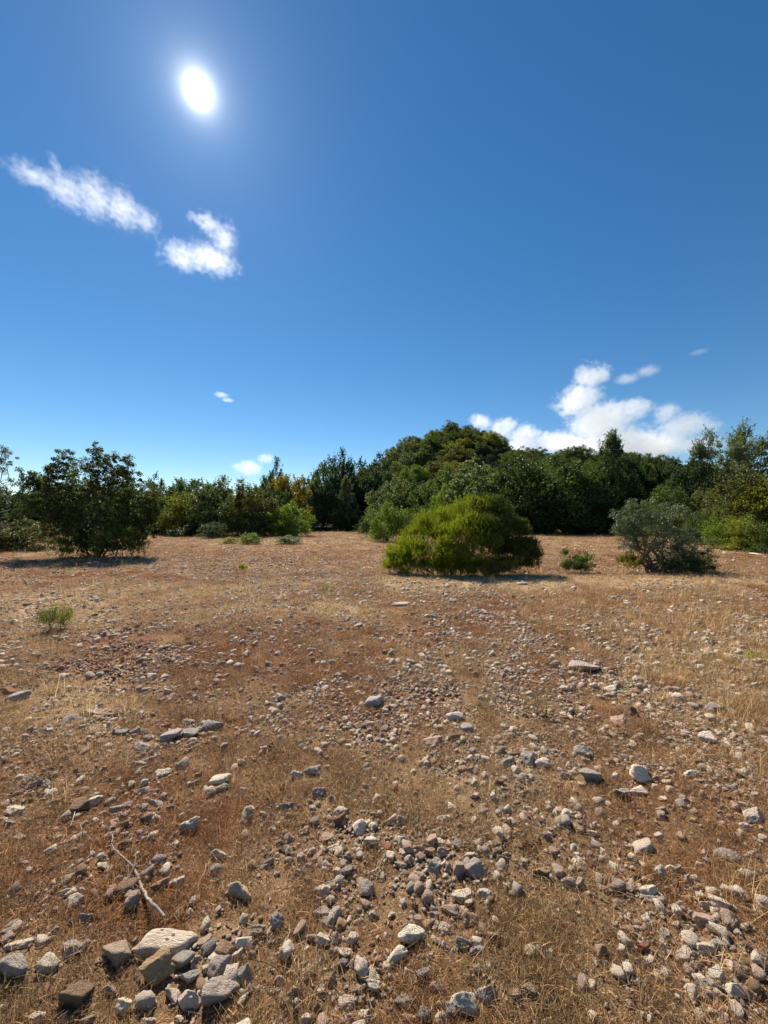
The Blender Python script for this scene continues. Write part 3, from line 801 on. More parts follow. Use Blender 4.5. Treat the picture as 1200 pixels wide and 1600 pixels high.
def crown_proto(kind, seed):
    """crown and trunk in a unit box: height 1, width 1"""
    rng = np.random.default_rng(seed)
    cs, rr = [], []
    trunk = []
    if kind == 'oak':
        for k in range(150):
            d = unit(rng.normal(size=3)); d[2] = abs(d[2]) * 1.25 - .55 if d[2] > -.3 else d[2]
            lump = 1 + .35 * perlin(d[0] * 2 + seed, d[1] * 2 + d[2])
            r = (rng.random() ** .4) * lump
            c = np.array([d[0] * r * .42, d[1] * r * .42, .50 + d[2] * r * .46])
            if k > 105: c = np.array([d[0] * .36, d[1] * .36, rng.uniform(.04, .3)])
            cs.append(c); rr.append(rng.uniform(.06, .12))
        per, L, W = 95, .026, .017
    elif kind == 'conifer':
        for k in range(230):
            h = rng.random() ** .95
            rad = (.46 * (1 - h) ** .75 + .03) * (1 + .3 * perlin(h * 6 + seed, k * .13))
            a = rng.uniform(0, 2 * pi); q = rng.random() ** .45
            cs.append(np.array([cos(a) * rad * q, sin(a) * rad * q, .06 + h * .92])); rr.append(rng.uniform(.035, .085) * (1.1 - .5 * h))
        per, L, W = 60, .022, .010
    elif kind == 'wispy':
        for s in range(15):
            a = rng.uniform(0, 2 * pi); q = rng.uniform(0, .38)
            bx, by, top = cos(a) * q, sin(a) * q, rng.uniform(.72, 1.0)
            for k in range(24):
                h = rng.random() ** .85
                cs.append(np.array([bx * (.4 + .6 * h) + rng.normal(0, .035), by * (.4 + .6 * h) + rng.normal(0, .035), top * h - .02])); rr.append(rng.uniform(.03, .07) * (1.15 - .5 * h))
        per, L, W = 70, .022, .007
    else:   # shrub dome down to the ground
        for k in range(100):
            d = unit(rng.normal(size=3)); d[2] = abs(d[2])
            lump = 1 + .35 * perlin(d[0] * 2.3 + seed, d[1] * 2.3)
            r = rng.random() ** .35 * lump
            cs.append(np.array([d[0] * r * .42, d[1] * r * .42, .05 + d[2] * r * .80])); rr.append(rng.uniform(.07, .13))
        per, L, W = 80, .035, .016
    cs, rr = np.array(cs), np.array(rr)
    parts = [clumps_to_leaves(cs, rr, per, rng, L, W)]
    # sprigs that break the outline at the top
    outer = cs[np.argsort(-cs[:, 2] - .3 * np.hypot(cs[:, 0], cs[:, 1]))[:45]]
    sp = []
    for c in outer:
        for q in range(3):
            d = unit(np.array([rng.normal(0, .45), rng.normal(0, .45), 1.0]))
            ln = rng.uniform(.06, .13) if kind != 'shrub' else rng.uniform(.08, .2)
            t = rng.random(22)[:, None]
            sp.append(c + d * ln * t + rng.normal(0, .009, (22, 3)))
    parts.append(leafset(np.concatenate(sp), rng, L * .9, W))
    V, Fc = merge(parts)
    crown = quick_mesh('crown', V, Fc)
    crown.materials.append(LEAF)
    tp = [tube(bent((0, 0, -.02), (rng.normal(0, .03), rng.normal(0, .03), .55), rng, .04), np.linspace(.028, .012, 6))]
    for c in cs[rng.choice(len(cs), 22, replace=False)]:
        b = np.array([0, 0, rng.uniform(.08, .45) * min(1, c[2] * 1.5)])
        tp.append(tube(bent(b, c, rng, .07, 5, .08), np.linspace(.010, .002, 5), 4))
    V, Fc = merge(tp)
    trunk = quick_mesh('trunk', V, Fc, True); trunk.materials.append(BARK)
    return crown, trunk
PROTO = {'oak': [crown_proto('oak', 10 + k) for k in range(5)], 'conifer': [crown_proto('conifer', 30 + k) for k in range(3)],
         'wispy': [crown_proto('wispy', 50 + k) for k in range(2)], 'shrub': [crown_proto('shrub', 70 + k) for k in range(4)]}
GREEN = {'dark': (.040, .062, .028), 'mid': (.060, .085, .030), 'grey': (.085, .105, .065), 'yellow': (.15, .16, .035), 'orange': (.14, .115, .03),
         'bright': (.11, .155, .03), 'olive': (.075, .085, .035), 'blue': (.038, .058, .040)}
trng = np.random.default_rng(77)
def put_tree(x, y, hgt, wid, kind, col, label, group=None, name=None, soft=False, sink=.0):
    crown, trunk = PROTO[kind][trng.integers(len(PROTO[kind]))]
    shrub = kind == 'shrub'
    root = link(name or ('shrub' if shrub else {'oak': 'oak_tree', 'conifer': 'conifer_tree', 'wispy': 'pine_tree'}[kind]), None)
    root.location = (x, y, hz(x, y) - sink)
    root.rotation_euler = (0, 0, trng.uniform(0, 6.28))
    root.scale = (wid, wid, hgt)
    c = link('foliage' if shrub else 'crown', crown, None, root)
    c.color = (*(np.array(GREEN[col]) * trng.uniform(1.0, 1.5)), 1)
    link('stem' if shrub else 'trunk', trunk, None, root)
    tag(root, label, 'bush' if shrub else 'tree', group)
    return root
def front_tree(px, base, top, wpx, kind, col, label, group=None, name=None):
    """tree standing where the photo shows it, sized from its base and top rows"""
    y = EYE * F / (base - 812.0)
    x = (px - 600) / F * y
    z = hz(x, y)
    hgt = (812 - top) / F * y + EYE - z
    return put_tree(x, y, hgt * 1.03, wpx / F * y * 1.28, kind, col, label, group, name)
T = front_tree
T(5, 838, 748, 120, 'oak', 'blue', 'dark blue green tree behind the low grey shrub at the left edge')
T(90, 836, 742, 110, 'oak', 'dark', 'dark tree behind the left part of the big oak')
T(190, 835, 748, 90, 'oak', 'mid', 'green tree behind the right part of the big oak')
T(243, 834, 733, 46, 'oak', 'blue', 'small dark crowned tree poking up right of the big oak')
T(238, 836, 790, 60, 'shrub', 'mid', 'low green tree just right of the big oak')
T(297, 833, 729, 84, 'oak', 'dark', 'dark rounded tree behind the yellow green tree')
T(282, 836, 760, 66, 'oak', 'yellow', 'yellow green tree between dark trees on the left')
T(340, 836, 738, 90, 'oak', 'grey', 'grey green rounded tree left of the orange tinged tree')
T(333, 841, 812, 42, 'shrub', 'dark', 'small round dark bush at the foot of the grey green tree')
T(392, 838, 742, 80, 'oak', 'olive', 'olive green tree with orange tinge on its left side')
T(372, 838, 772, 26, 'conifer', 'orange', 'narrow orange tinged sapling at the tree line')
T(425, 836, 750, 70, 'oak', 'dark', 'dark tree in front of the golden autumn tree')
T(450, 830, 722, 72, 'oak', 'orange', 'golden autumn tree rising over the dark trees')
T(432, 829, 704, 50, 'oak', 'dark', 'tall dark tree behind the golden autumn tree')
T(452, 838, 780, 62, 'oak', 'bright', 'light green small tree in front of the golden tree')
T(505, 828, 704, 80, 'oak', 'blue', 'tall dark tree left of the tallest dark pair')
T(536, 827, 694, 56, 'oak', 'blue', 'tallest dark blue green tree near the centre')
T(580, 827, 700, 84, 'oak', 'blue', 'broad dark tree just left of the wooded hill')
T(486, 829, 760, 40, 'conifer', 'grey', 'grey green slim tree near the end of the field')
T(541, 829, 750, 46, 'conifer', 'grey', 'grey green pointed tree in front of the dark pair')
T(617, 830, 737, 84, 'oak', 'grey', 'rounded grey green tree below the left slope of the hill')
T(655, 831, 752, 60, 'oak', 'mid', 'green tree behind the left side of the bright bush')
T(694, 833, 748, 44, 'oak', 'bright', 'light green small tree above the bright bush')
T(750, 832, 712, 130, 'oak', 'grey', 'broad grey green oak behind the bright bush')
T(705, 831, 720, 90, 'oak', 'mid', 'mid green oak below the hill top')
T(815, 834, 704, 110, 'oak', 'dark', 'broad dark oak right of the grey green oak')
T(880, 834, 702, 130, 'oak', 'dark', 'widest dark oak casting deep shade right of the bush')
T(922, 834, 715, 80, 'oak', 'dark', 'dark oak left of the tall narrow tree')
T(940, 833, 706, 70, 'oak', 'dark', 'dark bushy oak at the foot of the tall dark tree')
T(955, 833, 685, 84, 'conifer', 'dark', 'tall dark narrow tree standing above the tree line')
T(1012, 834, 700, 80, 'oak', 'dark', 'dark green oak right of the tall narrow tree')
T(1072, 836, 688, 84, 'oak', 'blue', 'tall dark oak left of the wispy grey trees')
T(1045, 841, 746, 66, 'oak', 'mid', 'mid green tree behind the grey leaved small tree')
T(1125, 836, 668, 110, 'wispy', 'grey', 'wispy grey green tree with upright shoots above the right woods')
T(1172, 837, 672, 120, 'wispy', 'grey', 'second wispy grey green tree nearest the right edge')
T(1100, 843, 752, 70, 'oak', 'olive', 'olive green tree in front of the wispy grey trees')
T(1165, 850, 722, 110, 'oak', 'olive', 'big olive green tree near the right edge')
T(1215, 852, 720, 110, 'oak', 'yellow', 'yellowish tree cut off by the right edge')
T(1095, 850, 795, 50, 'shrub', 'mid', 'green bush at the left of the right hand bushes')
T(1135, 857, 800, 70, 'shrub', 'bright', 'bright green bush in the right hand bushes')
T(1168, 860, 803, 60, 'shrub', 'yellow', 'yellow green bush in the right hand bushes')
T(1205, 863, 806, 60, 'shrub', 'mid', 'dull green bush at the far right edge')
T(30, 860, 804, 96, 'shrub', 'olive', 'low dull green shrub at the left edge')
T(-30, 862, 815, 90, 'shrub', 'grey', 'grey shrub cut off by the left edge')
T(543, 827, 792, 44, 'shrub', 'bright', 'round green bush at the end of the field')
T(568, 834, 820, 18, 'shrub', 'yellow', 'tiny yellow bush beside the round green bushes')
T(606, 846, 776, 66, 'shrub', 'bright', 'large green bush left of the biggest bright bush')
T(655, 836, 785, 60, 'shrub', 'mid', 'dull green bush behind the biggest bright bush')
T(390, 850, 830, 36, 'shrub', 'bright', 'low bright green bush in front of the left trees')
T(360, 849, 838, 24, 'shrub', 'yellow', 'low yellowish bush in front of the left trees')
T(452, 851, 834, 40, 'shrub', 'grey', 'thin grey shrub at the edge of the field')
T(300, 838, 818, 60, 'shrub', 'dark', 'dark undergrowth bush below the yellow green tree')
T(600, 831, 800, 60, 'shrub', 'dark', 'dark bush filling the gap behind the large green bush')
# rows of undergrowth bushes along the wood's edge
for k in range(34):
    px = -160 + k * 46 + trng.uniform(-12, 12)
    if 470 < px < 535: continue
    y = trng.uniform(41, 47); x = (px - 600) / F * y
    put_tree(x, y, trng.uniform(2.2, 4.2), trng.uniform(3.5, 5.5), 'shrub', ['dark', 'mid', 'olive', 'dark'][k % 4], 'dark leafy bush in the shade along the edge of the wood', 'bushes along the edge of the wood')
for k in range(64):
    y = trng.uniform(50, 86); px = -260 + (k * 83.7) % 1720; x = (px - 600) / F * y
    top = 1.0 if px > 560 else .86
    put_tree(x, y, trng.uniform(6.5, 9.5) * top * (1 + (y - 50) / 140), trng.uniform(6, 9), 'oak' if k % 9 else 'conifer', ['dark', 'mid', 'blue', 'olive', 'dark', 'grey'][k % 6],
             'green tree in the dense wood behind the first row of trees', 'trees in the wood behind the field')
# trees on the hill
k = 0
tries = 0
pts = []
while k < 190 and tries < 20000:
    tries += 1
    x, y = trng.uniform(-45, 170), trng.uniform(88, 186)
    h0 = hz(x, y)
    if h0 < 4: continue
    # only slopes turned to the field
    if hz(x * 1.04, y * 1.04) < h0 - .9: continue
    if any((x - a) ** 2 + (y - b) ** 2 < 34 for a, b in pts): continue
    pts.append((x, y)); k += 1
    sz = trng.uniform(.75, 1.35)
    put_tree(x, y, 6.6 * sz, 10 * sz * trng.uniform(.85, 1.15), 'oak', trng.choice(['mid', 'olive', 'dark', 'grey', 'bright', 'yellow'], p=[.35, .27, .12, .1, .1, .06]),
             'green oak growing on the slope of the wooded hill', 'oaks on the wooded hill', name='oak_tree', sink=.6)
print('hill trees', k)
for q, (px, y, hh, ww, lab) in enumerate([(640, 165, 7.0, 8, 'oak on the left shoulder of the hill skyline'), (704, 172, 8.2, 10, 'airy oak crowning the top of the hill'), (728, 173, 7.4, 8, 'round oak right beside the airy oak on the hill top'),
        (757, 172, 8.6, 6, 'slim oak standing above the others right of the hill top'), (795, 170, 7.0, 10, 'open crowned oak on the right end of the hill top')]):
    put_tree((px - 600) / F * y, y, hh, ww, 'oak', ['mid', 'dark', 'mid', 'dark', 'dark'][q], lab)
# undergrowth that covers the hill and the floor of the wood
def undergrowth():
    rg = np.random.default_rng(9)
    m, t = new_mat('undergrowth_leaves')
    tint = t.add('ShaderNodeAttribute', None, attribute_name='tint', attribute_type='INSTANCER').outputs['Color']
    v = t.math('ADD', .5, t.add('ShaderNodeNewGeometry').outputs['Random Per Island'])
    c = t.mix(1.0, tint, t.add('ShaderNodeCombineXYZ', {0: v, 1: v, 2: v}).outputs[0], 'MULTIPLY')
    out(t, t.add('ShaderNodeMixShader', {0: .3, 1: t.add('ShaderNodeBsdfPrincipled', {'Base Color': c, 'Roughness': .6, 'Specular IOR Level': .2}).outputs[0],
        2: t.add('ShaderNodeBsdfTranslucent', {'Color': c}).outputs[0]}).outputs[0])
    coll = source_collection('undergrowth', [PROTO['shrub'][k][0].copy() for k in range(3)], m)
    n = 6500
    x, y = rg.uniform(-130, 240, n), rg.uniform(50, 200, n)
    z = height(x, y)
    k = (np.abs(x) < y * 1.25 + 10) & ((y < 84) | (z > 1.5) | (rg.random(n) < .3)) & ~((np.abs(600 + F * x / y - 507) < 26) & (y < 70))
    x, y, z = x[k], y[k], z[k]; n = len(x)
    s = rg.uniform(2.2, 5.0, n)
    T = 1.2 * np.array([GREEN['dark'], GREEN['mid'], GREEN['olive']])[rg.integers(0, 3, n)] * rg.uniform(.7, 1.3, (n, 1))
    scatter('undergrowth', np.stack([x, y, z - .2], -1), np.stack([x * 0, x * 0, rg.uniform(0, 6.28, n)], -1), np.stack([s, s, s * rg.uniform(.4, .8, n)], -1), rg.integers(0, 3, n), T, coll,
            'low dark scrub covering the floor of the wood and the hillside')
undergrowth()

# ---- near bushes and trees, built one by one
def near_plant(name, cat, px, base, label, lobes, stems, col, leafmat, L, W, n, sprig=None, parts=()):
    """lobes: (px, py, rx_px, ry_px) ellipses seen in the photo, turned into volumes at the plant's distance"""
    rng = np.random.default_rng(int(px * 3 + base))
    x0, y0 = ground_at(px, base)
    ppm = F / (y0 * cos(PITCH))
    z0 = hz(x0, y0)
    root = link(name, None, loc=(x0, y0, z0))
    tag(root, label, cat)
    def lob(ls):
        C, R = [], []
        for l in ls:
            lx, ly, rx, ry = l[:4]
            dy = l[4] if len(l) > 4 else rng.uniform(-.25, .25) * rx / ppm
            C.append([(lx - px) / ppm, dy, (812 - ly) / ppm + EYE - z0]); R.append([rx / ppm, (rx + ry) * .5 / ppm, ry / ppm])
        return np.array(C), np.array(R)
    def build(ls, n, L, W, sprig, col, mat, pname, plabel=None, shell=.4):
        C, R = lob(ls)
        wgt = R[:, 0] * R[:, 2]; wgt = wgt / wgt.sum()
        if sprig:
            ns = n // 14
            i = rng.choice(len(C), ns, p=wgt)
            d = unit(rng.normal(size=(ns, 3))); d[:, 2] = np.where(rng.random(ns) < .6, np.abs(d[:, 2]), d[:, 2])
            lump = 1 + .22 * perlin(d[:, 0] * 3 + i * 9.1, d[:, 1] * 3 + d[:, 2] * 3)
            nk = max(10, ns // 85)
            ki = rng.choice(len(C), nk, p=wgt)
            kd = unit(rng.normal(size=(nk, 3))); kd[:, 2] = np.where(rng.random(nk) < .6, np.abs(kd[:, 2]), kd[:, 2])
            K = C[ki] + kd * (rng.random(nk) ** .35)[:, None] * R[ki] * .85
            j = rng.integers(0, nk, ns)
            sub = R[ki][j].mean(1, keepdims=True) * rng.uniform(.22, .5, nk)[j][:, None]
            B1 = K[j] + d * (rng.random(ns) ** .5)[:, None] * sub * np.array([1, 1, .75])
            B2 = C[i] + d * (rng.random(ns) ** shell * lump)[:, None] * R[i]
            pick = (rng.random(ns) < .66)[:, None]
            B = np.where(pick, B1, B2)
            dirs = unit(d * np.array([.5, .5, .3]) + kd[j] * .35 * pick + np.array([0, 0, .75]) + rng.normal(0, .2, (ns, 3)))
            t = np.tile(np.linspace(0, 1, 14), (ns, 1)) + rng.uniform(-.03, .03, (ns, 14))
            ln = rng.uniform(.5, 1.3, ns) * sprig
            P = B[:, None, :] + dirs[:, None, :] * (t * ln[:, None])[..., None] + rng.normal(0, W * .9, (ns, 14, 3))
            al = np.repeat(dirs, 14, axis=0)
            P = P.reshape(-1, 3)
            k = P[:, 2] > 0.01
            V, Fc = leafset(P[k], rng, L, W, along=al[k])
        else:
            nc = max(60, n // 60)
            i = rng.choice(len(C), nc, p=wgt)
            d = unit(rng.normal(size=(nc, 3)))
            r = rng.random(nc) ** shell * (1 + .25 * rng.normal(size=nc).clip(-1, 1.4))
            B = C[i] + d * r[:, None] * R[i]
            k = B[:, 2] > .03; B = B[k]
            V, Fc = clumps_to_leaves(B, rng.uniform(.07, .21, len(B)) * min(1.0, R.mean() * 2.2), n // nc, rng, L, W, .8, .5)
        o = link(pname, quick_mesh(pname, V, Fc), mat, root)
        o.color = (*col, 1)
        if plabel: o['label'] = plabel
        return C, R
    C, R = build(lobes, n, L, W, sprig, col, leafmat, 'crown' if cat == 'tree' else 'foliage')
    for (ls, n2, L2, W2, sp2, col2, mat2, lab2) in parts:
        build(ls, n2, L2, W2, sp2, col2, mat2, 'foliage', lab2)
    tp = []
    for k in range(stems):
        i = k % len(C)
        b = np.array([rng.normal(0, .10) + C[i][0] * (.05 if cat == 'tree' else .65), rng.normal(0, .08), -.05])
        e = C[i] + unit(rng.normal(size=3)) * R[i] * rng.uniform(.2, .9)
        e[2] = max(e[2], .2)
        rad = rng.uniform(.6, 1.2) * (.045 if cat == 'tree' else min(.018, .035 * R.mean()))
        P = bent(b, e, rng, .10, 8, .04)
        tp.append(tube(P, np.linspace(rad, rad * .25, 8), 6))
        for q in range(5):
            s = P[rng.integers(3, 8)]
            e2 = s + unit(rng.normal(size=3) + np.array([0, 0, .6])) * R[i].mean() * rng.uniform(.4, .9)
            if e2[2] < .05: e2[2] = .1
            tp.append(tube(bent(s, e2, rng, .08, 5), np.linspace(rad * .35, rad * .08, 5), 4))
    V, Fc = merge(tp)
    link('trunk' if cat == 'tree' else 'stem', quick_mesh('branches', V, Fc, True), BARK, root)
    return root

near_plant('bush', 'bush', 718, 899, 'biggest bright green bush in the middle of the field',
    [(622, 872, 26, 24, .1), (640, 852, 24, 24, .2), (668, 832, 28, 30, .3), (655, 868, 26, 26, -.3), (700, 815, 28, 28, .35), (735, 800, 26, 26, .3), (690, 850, 30, 32, -.2),
     (725, 835, 32, 36, -.1), (655, 888, 30, 12, -.2), (700, 875, 36, 24, -.45), (745, 850, 32, 40, -.3), (612, 888, 20, 14, 0), (680, 868, 22, 18, -.6), (760, 800, 22, 20, .2), (632, 882, 30, 22, -.1), (668, 888, 32, 20, -.3), (705, 888, 34, 20, -.4), (740, 888, 32, 20, -.4), (690, 866, 30, 26, -.75), (722, 874, 28, 24, -.75), (705, 840, 26, 24, -.6)], 30,
    (.145, .175, .026), LEAF_SOFT, .048, .012, 180000, .16,
    parts=[([(782, 808, 26, 26, .2), (800, 835, 28, 30, .1), (820, 862, 24, 28, .1), (770, 790, 22, 16, .2), (790, 865, 34, 28, -.2), (832, 876, 12, 18, 0), (765, 835, 28, 30, -.3), (815, 884, 28, 18, -.1), (778, 888, 32, 20, -.3), (826, 862, 20, 24, 0)], 95000, .045, .017, .13, (.062, .082, .025), LEAF, 'darker green foliage on the right side of the bush'),
           ([(752, 884, 26, 15, -.95), (772, 876, 20, 14, -.9)], 6000, .04, .02, None, (.20, .16, .05), LEAF_SOFT, 'dry yellow brown foliage low on the front')])
near_plant('oak_tree', 'tree', 152, 870, 'big spreading dark oak standing alone on the left of the field',
    [(150, 765, 45, 45), (100, 762, 42, 36), (58, 775, 30, 30), (200, 778, 40, 36), (230, 800, 20, 26), (148, 722, 22, 24), (192, 738, 20, 22), (98, 726, 24, 16), (58, 752, 24, 18), (110, 805, 55, 26), (185, 815, 50, 28),
     (152, 704, 9, 12), (198, 720, 8, 12), (99, 708, 10, 8), (75, 735, 8, 10), (172, 718, 8, 10), (45, 800, 18, 26), (215, 826, 26, 18), (235, 780, 12, 16), (130, 835, 40, 22)], 18,
    (.058, .075, .036), LEAF, .07, .04, 88000)
near_plant('bush', 'bush', 112, 872, 'dark bush under the left side of the big oak', [(112, 852, 34, 20), (92, 864, 18, 10), (135, 858, 22, 16)], 6, (.085, .115, .036), LEAF_SOFT, .055, .022, 14000, .16)
near_plant('bush', 'bush', 192, 872, 'green bush under the right side of the big oak', [(190, 848, 34, 26), (214, 858, 20, 16), (170, 860, 22, 14)], 6, (.085, .12, .036), LEAF_SOFT, .055, .022, 18000, .16)
near_plant('bush', 'bush', 150, 874, 'thin yellow leaved sapling against the trunk of the big oak', [(150, 845, 9, 20), (148, 862, 12, 10)], 3, (.20, .20, .05), LEAF_SOFT, .07, .04, 500)
near_plant('tree', 'tree', -28, 866, 'sparse grey green tree reaching in from the left edge', [(-20, 710, 34, 24), (2, 700, 16, 12), (-20, 732, 22, 12), (-45, 740, 26, 24), (5, 722, 14, 8)], 10, (.09, .11, .075), LEAF_GREY, .07, .03, 6500)
near_plant('tree', 'tree', 1022, 896, 'small grey leaved gnarled tree on the right of the field',
    [(985, 812, 28, 22), (1010, 800, 30, 20), (1045, 815, 34, 22), (1000, 840, 36, 22), (1060, 845, 28, 22), (980, 835, 20, 22), (1082, 835, 14, 14), (1030, 858, 40, 16), (968, 818, 14, 16), (998, 786, 14, 10), (1060, 800, 16, 12), (1100, 850, 14, 12), (1075, 868, 30, 12)], 13,
    (.10, .13, .072), LEAF_GREY, .052, .021, 30000,
    parts=[([(1070, 885, 40, 14), (1105, 888, 16, 12), (1045, 884, 24, 14), (1085, 872, 26, 14)], 15000, .045, .022, None, (.07, .09, .04), LEAF, 'dark low foliage at the right foot of the tree'),
           ([(990, 880, 20, 14)], 3500, .05, .02, .12, (.14, .13, .035), LEAF_SOFT, 'yellowish low foliage at the left foot of the tree')])
near_plant('bush', 'bush', 905, 896, 'low green shrub between the biggest bush and the grey tree', [(918, 878, 18, 16), (890, 886, 20, 9), (883, 872, 8, 10), (905, 886, 26, 9)], 5, (.075, .11, .045), LEAF, .045, .02, 8000, .10)
near_plant('weed', 'plant', 81, 988, 'small green weed standing among the stones on the left', [(81, 972, 19, 17)], 5, (.13, .14, .075), LEAF_SOFT, .028, .007, 4200, .12)
near_plant('weed', 'plant', 379, 892, 'tiny yellow green plant in the far left field', [(379, 887, 8, 5)], 2, (.22, .23, .04), LEAF_SOFT, .04, .015, 700, .06)
near_plant('weed', 'plant', 318, 890, 'tiny pale tuft left of the tiny yellow green plant', [(318, 887, 7, 5)], 2, (.17, .15, .07), LEAF_SOFT, .03, .008, 350, .06)
near_plant('weed', 'plant', 508, 932, 'faint grey green weed in front of the field track', [(508, 922, 14, 9)], 3, (.15, .15, .08), LEAF_SOFT, .024, .005, 1200, .09)
near_plant('weed', 'plant', 1180, 1034, 'pale yellow weed in the golden grass near the right edge', [(1180, 1026, 20, 8)], 3, (.30, .29, .08), LEAF_SOFT, .014, .004, 900, .05)
near_plant('weed', 'plant', 838, 1114, 'wispy grey dead plant among stones right of the stony centre', [(838, 1100, 22, 14)], 6, (.27, .19, .15), LEAF_SOFT, .02, .0014, 1600, .09)
near_plant('weed', 'plant', 1092, 815 + 78, 'sparse twiggy bush on the right side of the grey tree', [(1092, 862, 18, 16)], 5, (.10, .10, .055), LEAF_GREY, .04, .018, 900)

# ---- dead branch
def dead_branch():
    rng = np.random.default_rng(4)
    pix = [(174, 1330), (183, 1350), (198, 1362), (210, 1368), (219, 1388), (226, 1402), (229, 1420), (238, 1435), (256, 1450)]
    P = []
    for k, (a, b) in enumerate(pix):
        x, y = ground_at(a, b)
        P.append([x, y, hz(x, y) + .035 + .02 * sin(k * 1.1)])
    P = np.array(P)
    t = np.linspace(0, len(P) - 1, 26)
    Q = np.stack([np.interp(t, np.arange(len(P)), P[:, c]) for c in range(3)], -1) + rng.normal(0, .0022, (26, 3))
    rad = np.interp(np.linspace(0, 1, 26), [0, .35, .9, 1], [.0015, .0055, .006, .0045]) * rng.uniform(.85, 1.2, 26)
    x0, y0, z0 = P[4]
    root = link('dead_branch', None, loc=(x0, y0, z0))
    tag(root, 'bleached dead branch lying in the grass above the spotted slab', 'branch')
    m, tt = new_mat('dead_wood')
    n = tt.noise(tt.add('ShaderNodeTexCoord').outputs['Object'], 60.0, 5, .7)
    out(tt, tt.add('ShaderNodeBsdfPrincipled', {'Base Color': tt.ramp(n, [(.35, (.13, .09, .065)), (.62, (.38, .32, .26))]), 'Roughness': .8}).outputs[0])
    off = np.array([x0, y0, z0])
    V, Fc = tube(Q - off, rad, 7)
    link('limb', quick_mesh('limb', V, Fc, True), m, root)
    def g(a, b, h):
        x, y = ground_at(a, b); return np.array([x, y, hz(x, y) + h]) - off
    for a, b in ((g(210, 1368, .04), g(211, 1345, .07)), (g(174, 1330, .04), g(172, 1308, .06)), (g(209, 1370, .04), g(192, 1392, .01))):
        V, Fc = tube(bent(a, b, rng, .06, 7), np.linspace(.0035, .001, 7), 5)
        link('twig', quick_mesh('twig', V, Fc, True), m, root)
dead_branch()
# loose straws lying over the grass
def straw(px1, py1, px2, py2, label):
    rng = np.random.default_rng(px1)
    a, b = ground_at(px1, py1), ground_at(px2, py2)
    A, B = np.array([*a, hz(*a) + .01]), np.array([*b, hz(*b) + .03])
    V, Fc = tube(bent(A, B, rng, .06, 9, .12) - A, np.linspace(.0016, .0008, 9), 5)
    m = bpy.data.materials.get('straw') or new_straw()
    o = link('dry_stalk', quick_mesh('dry_stalk', V, Fc, True), m, loc=tuple(A))
    tag(o, label, 'dry stalk')
def new_straw():
    m, t = new_mat('straw')
    out(t, t.add('ShaderNodeBsdfPrincipled', {'Base Color': (.52, .42, .26, 1), 'Roughness': .6}).outputs[0])
    return m
straw(310, 1388, 331, 1350, 'long pale stalk bending left of the pink limestone lump')
straw(107, 1280, 128, 1305, 'thin pale stalk in the left rusty grass')
straw(445, 1500, 452, 1460, 'pale stalk left of the loose pile of stones')
straw(588, 1378, 602, 1345, 'thin stalk above the lone grey rounded boulder')

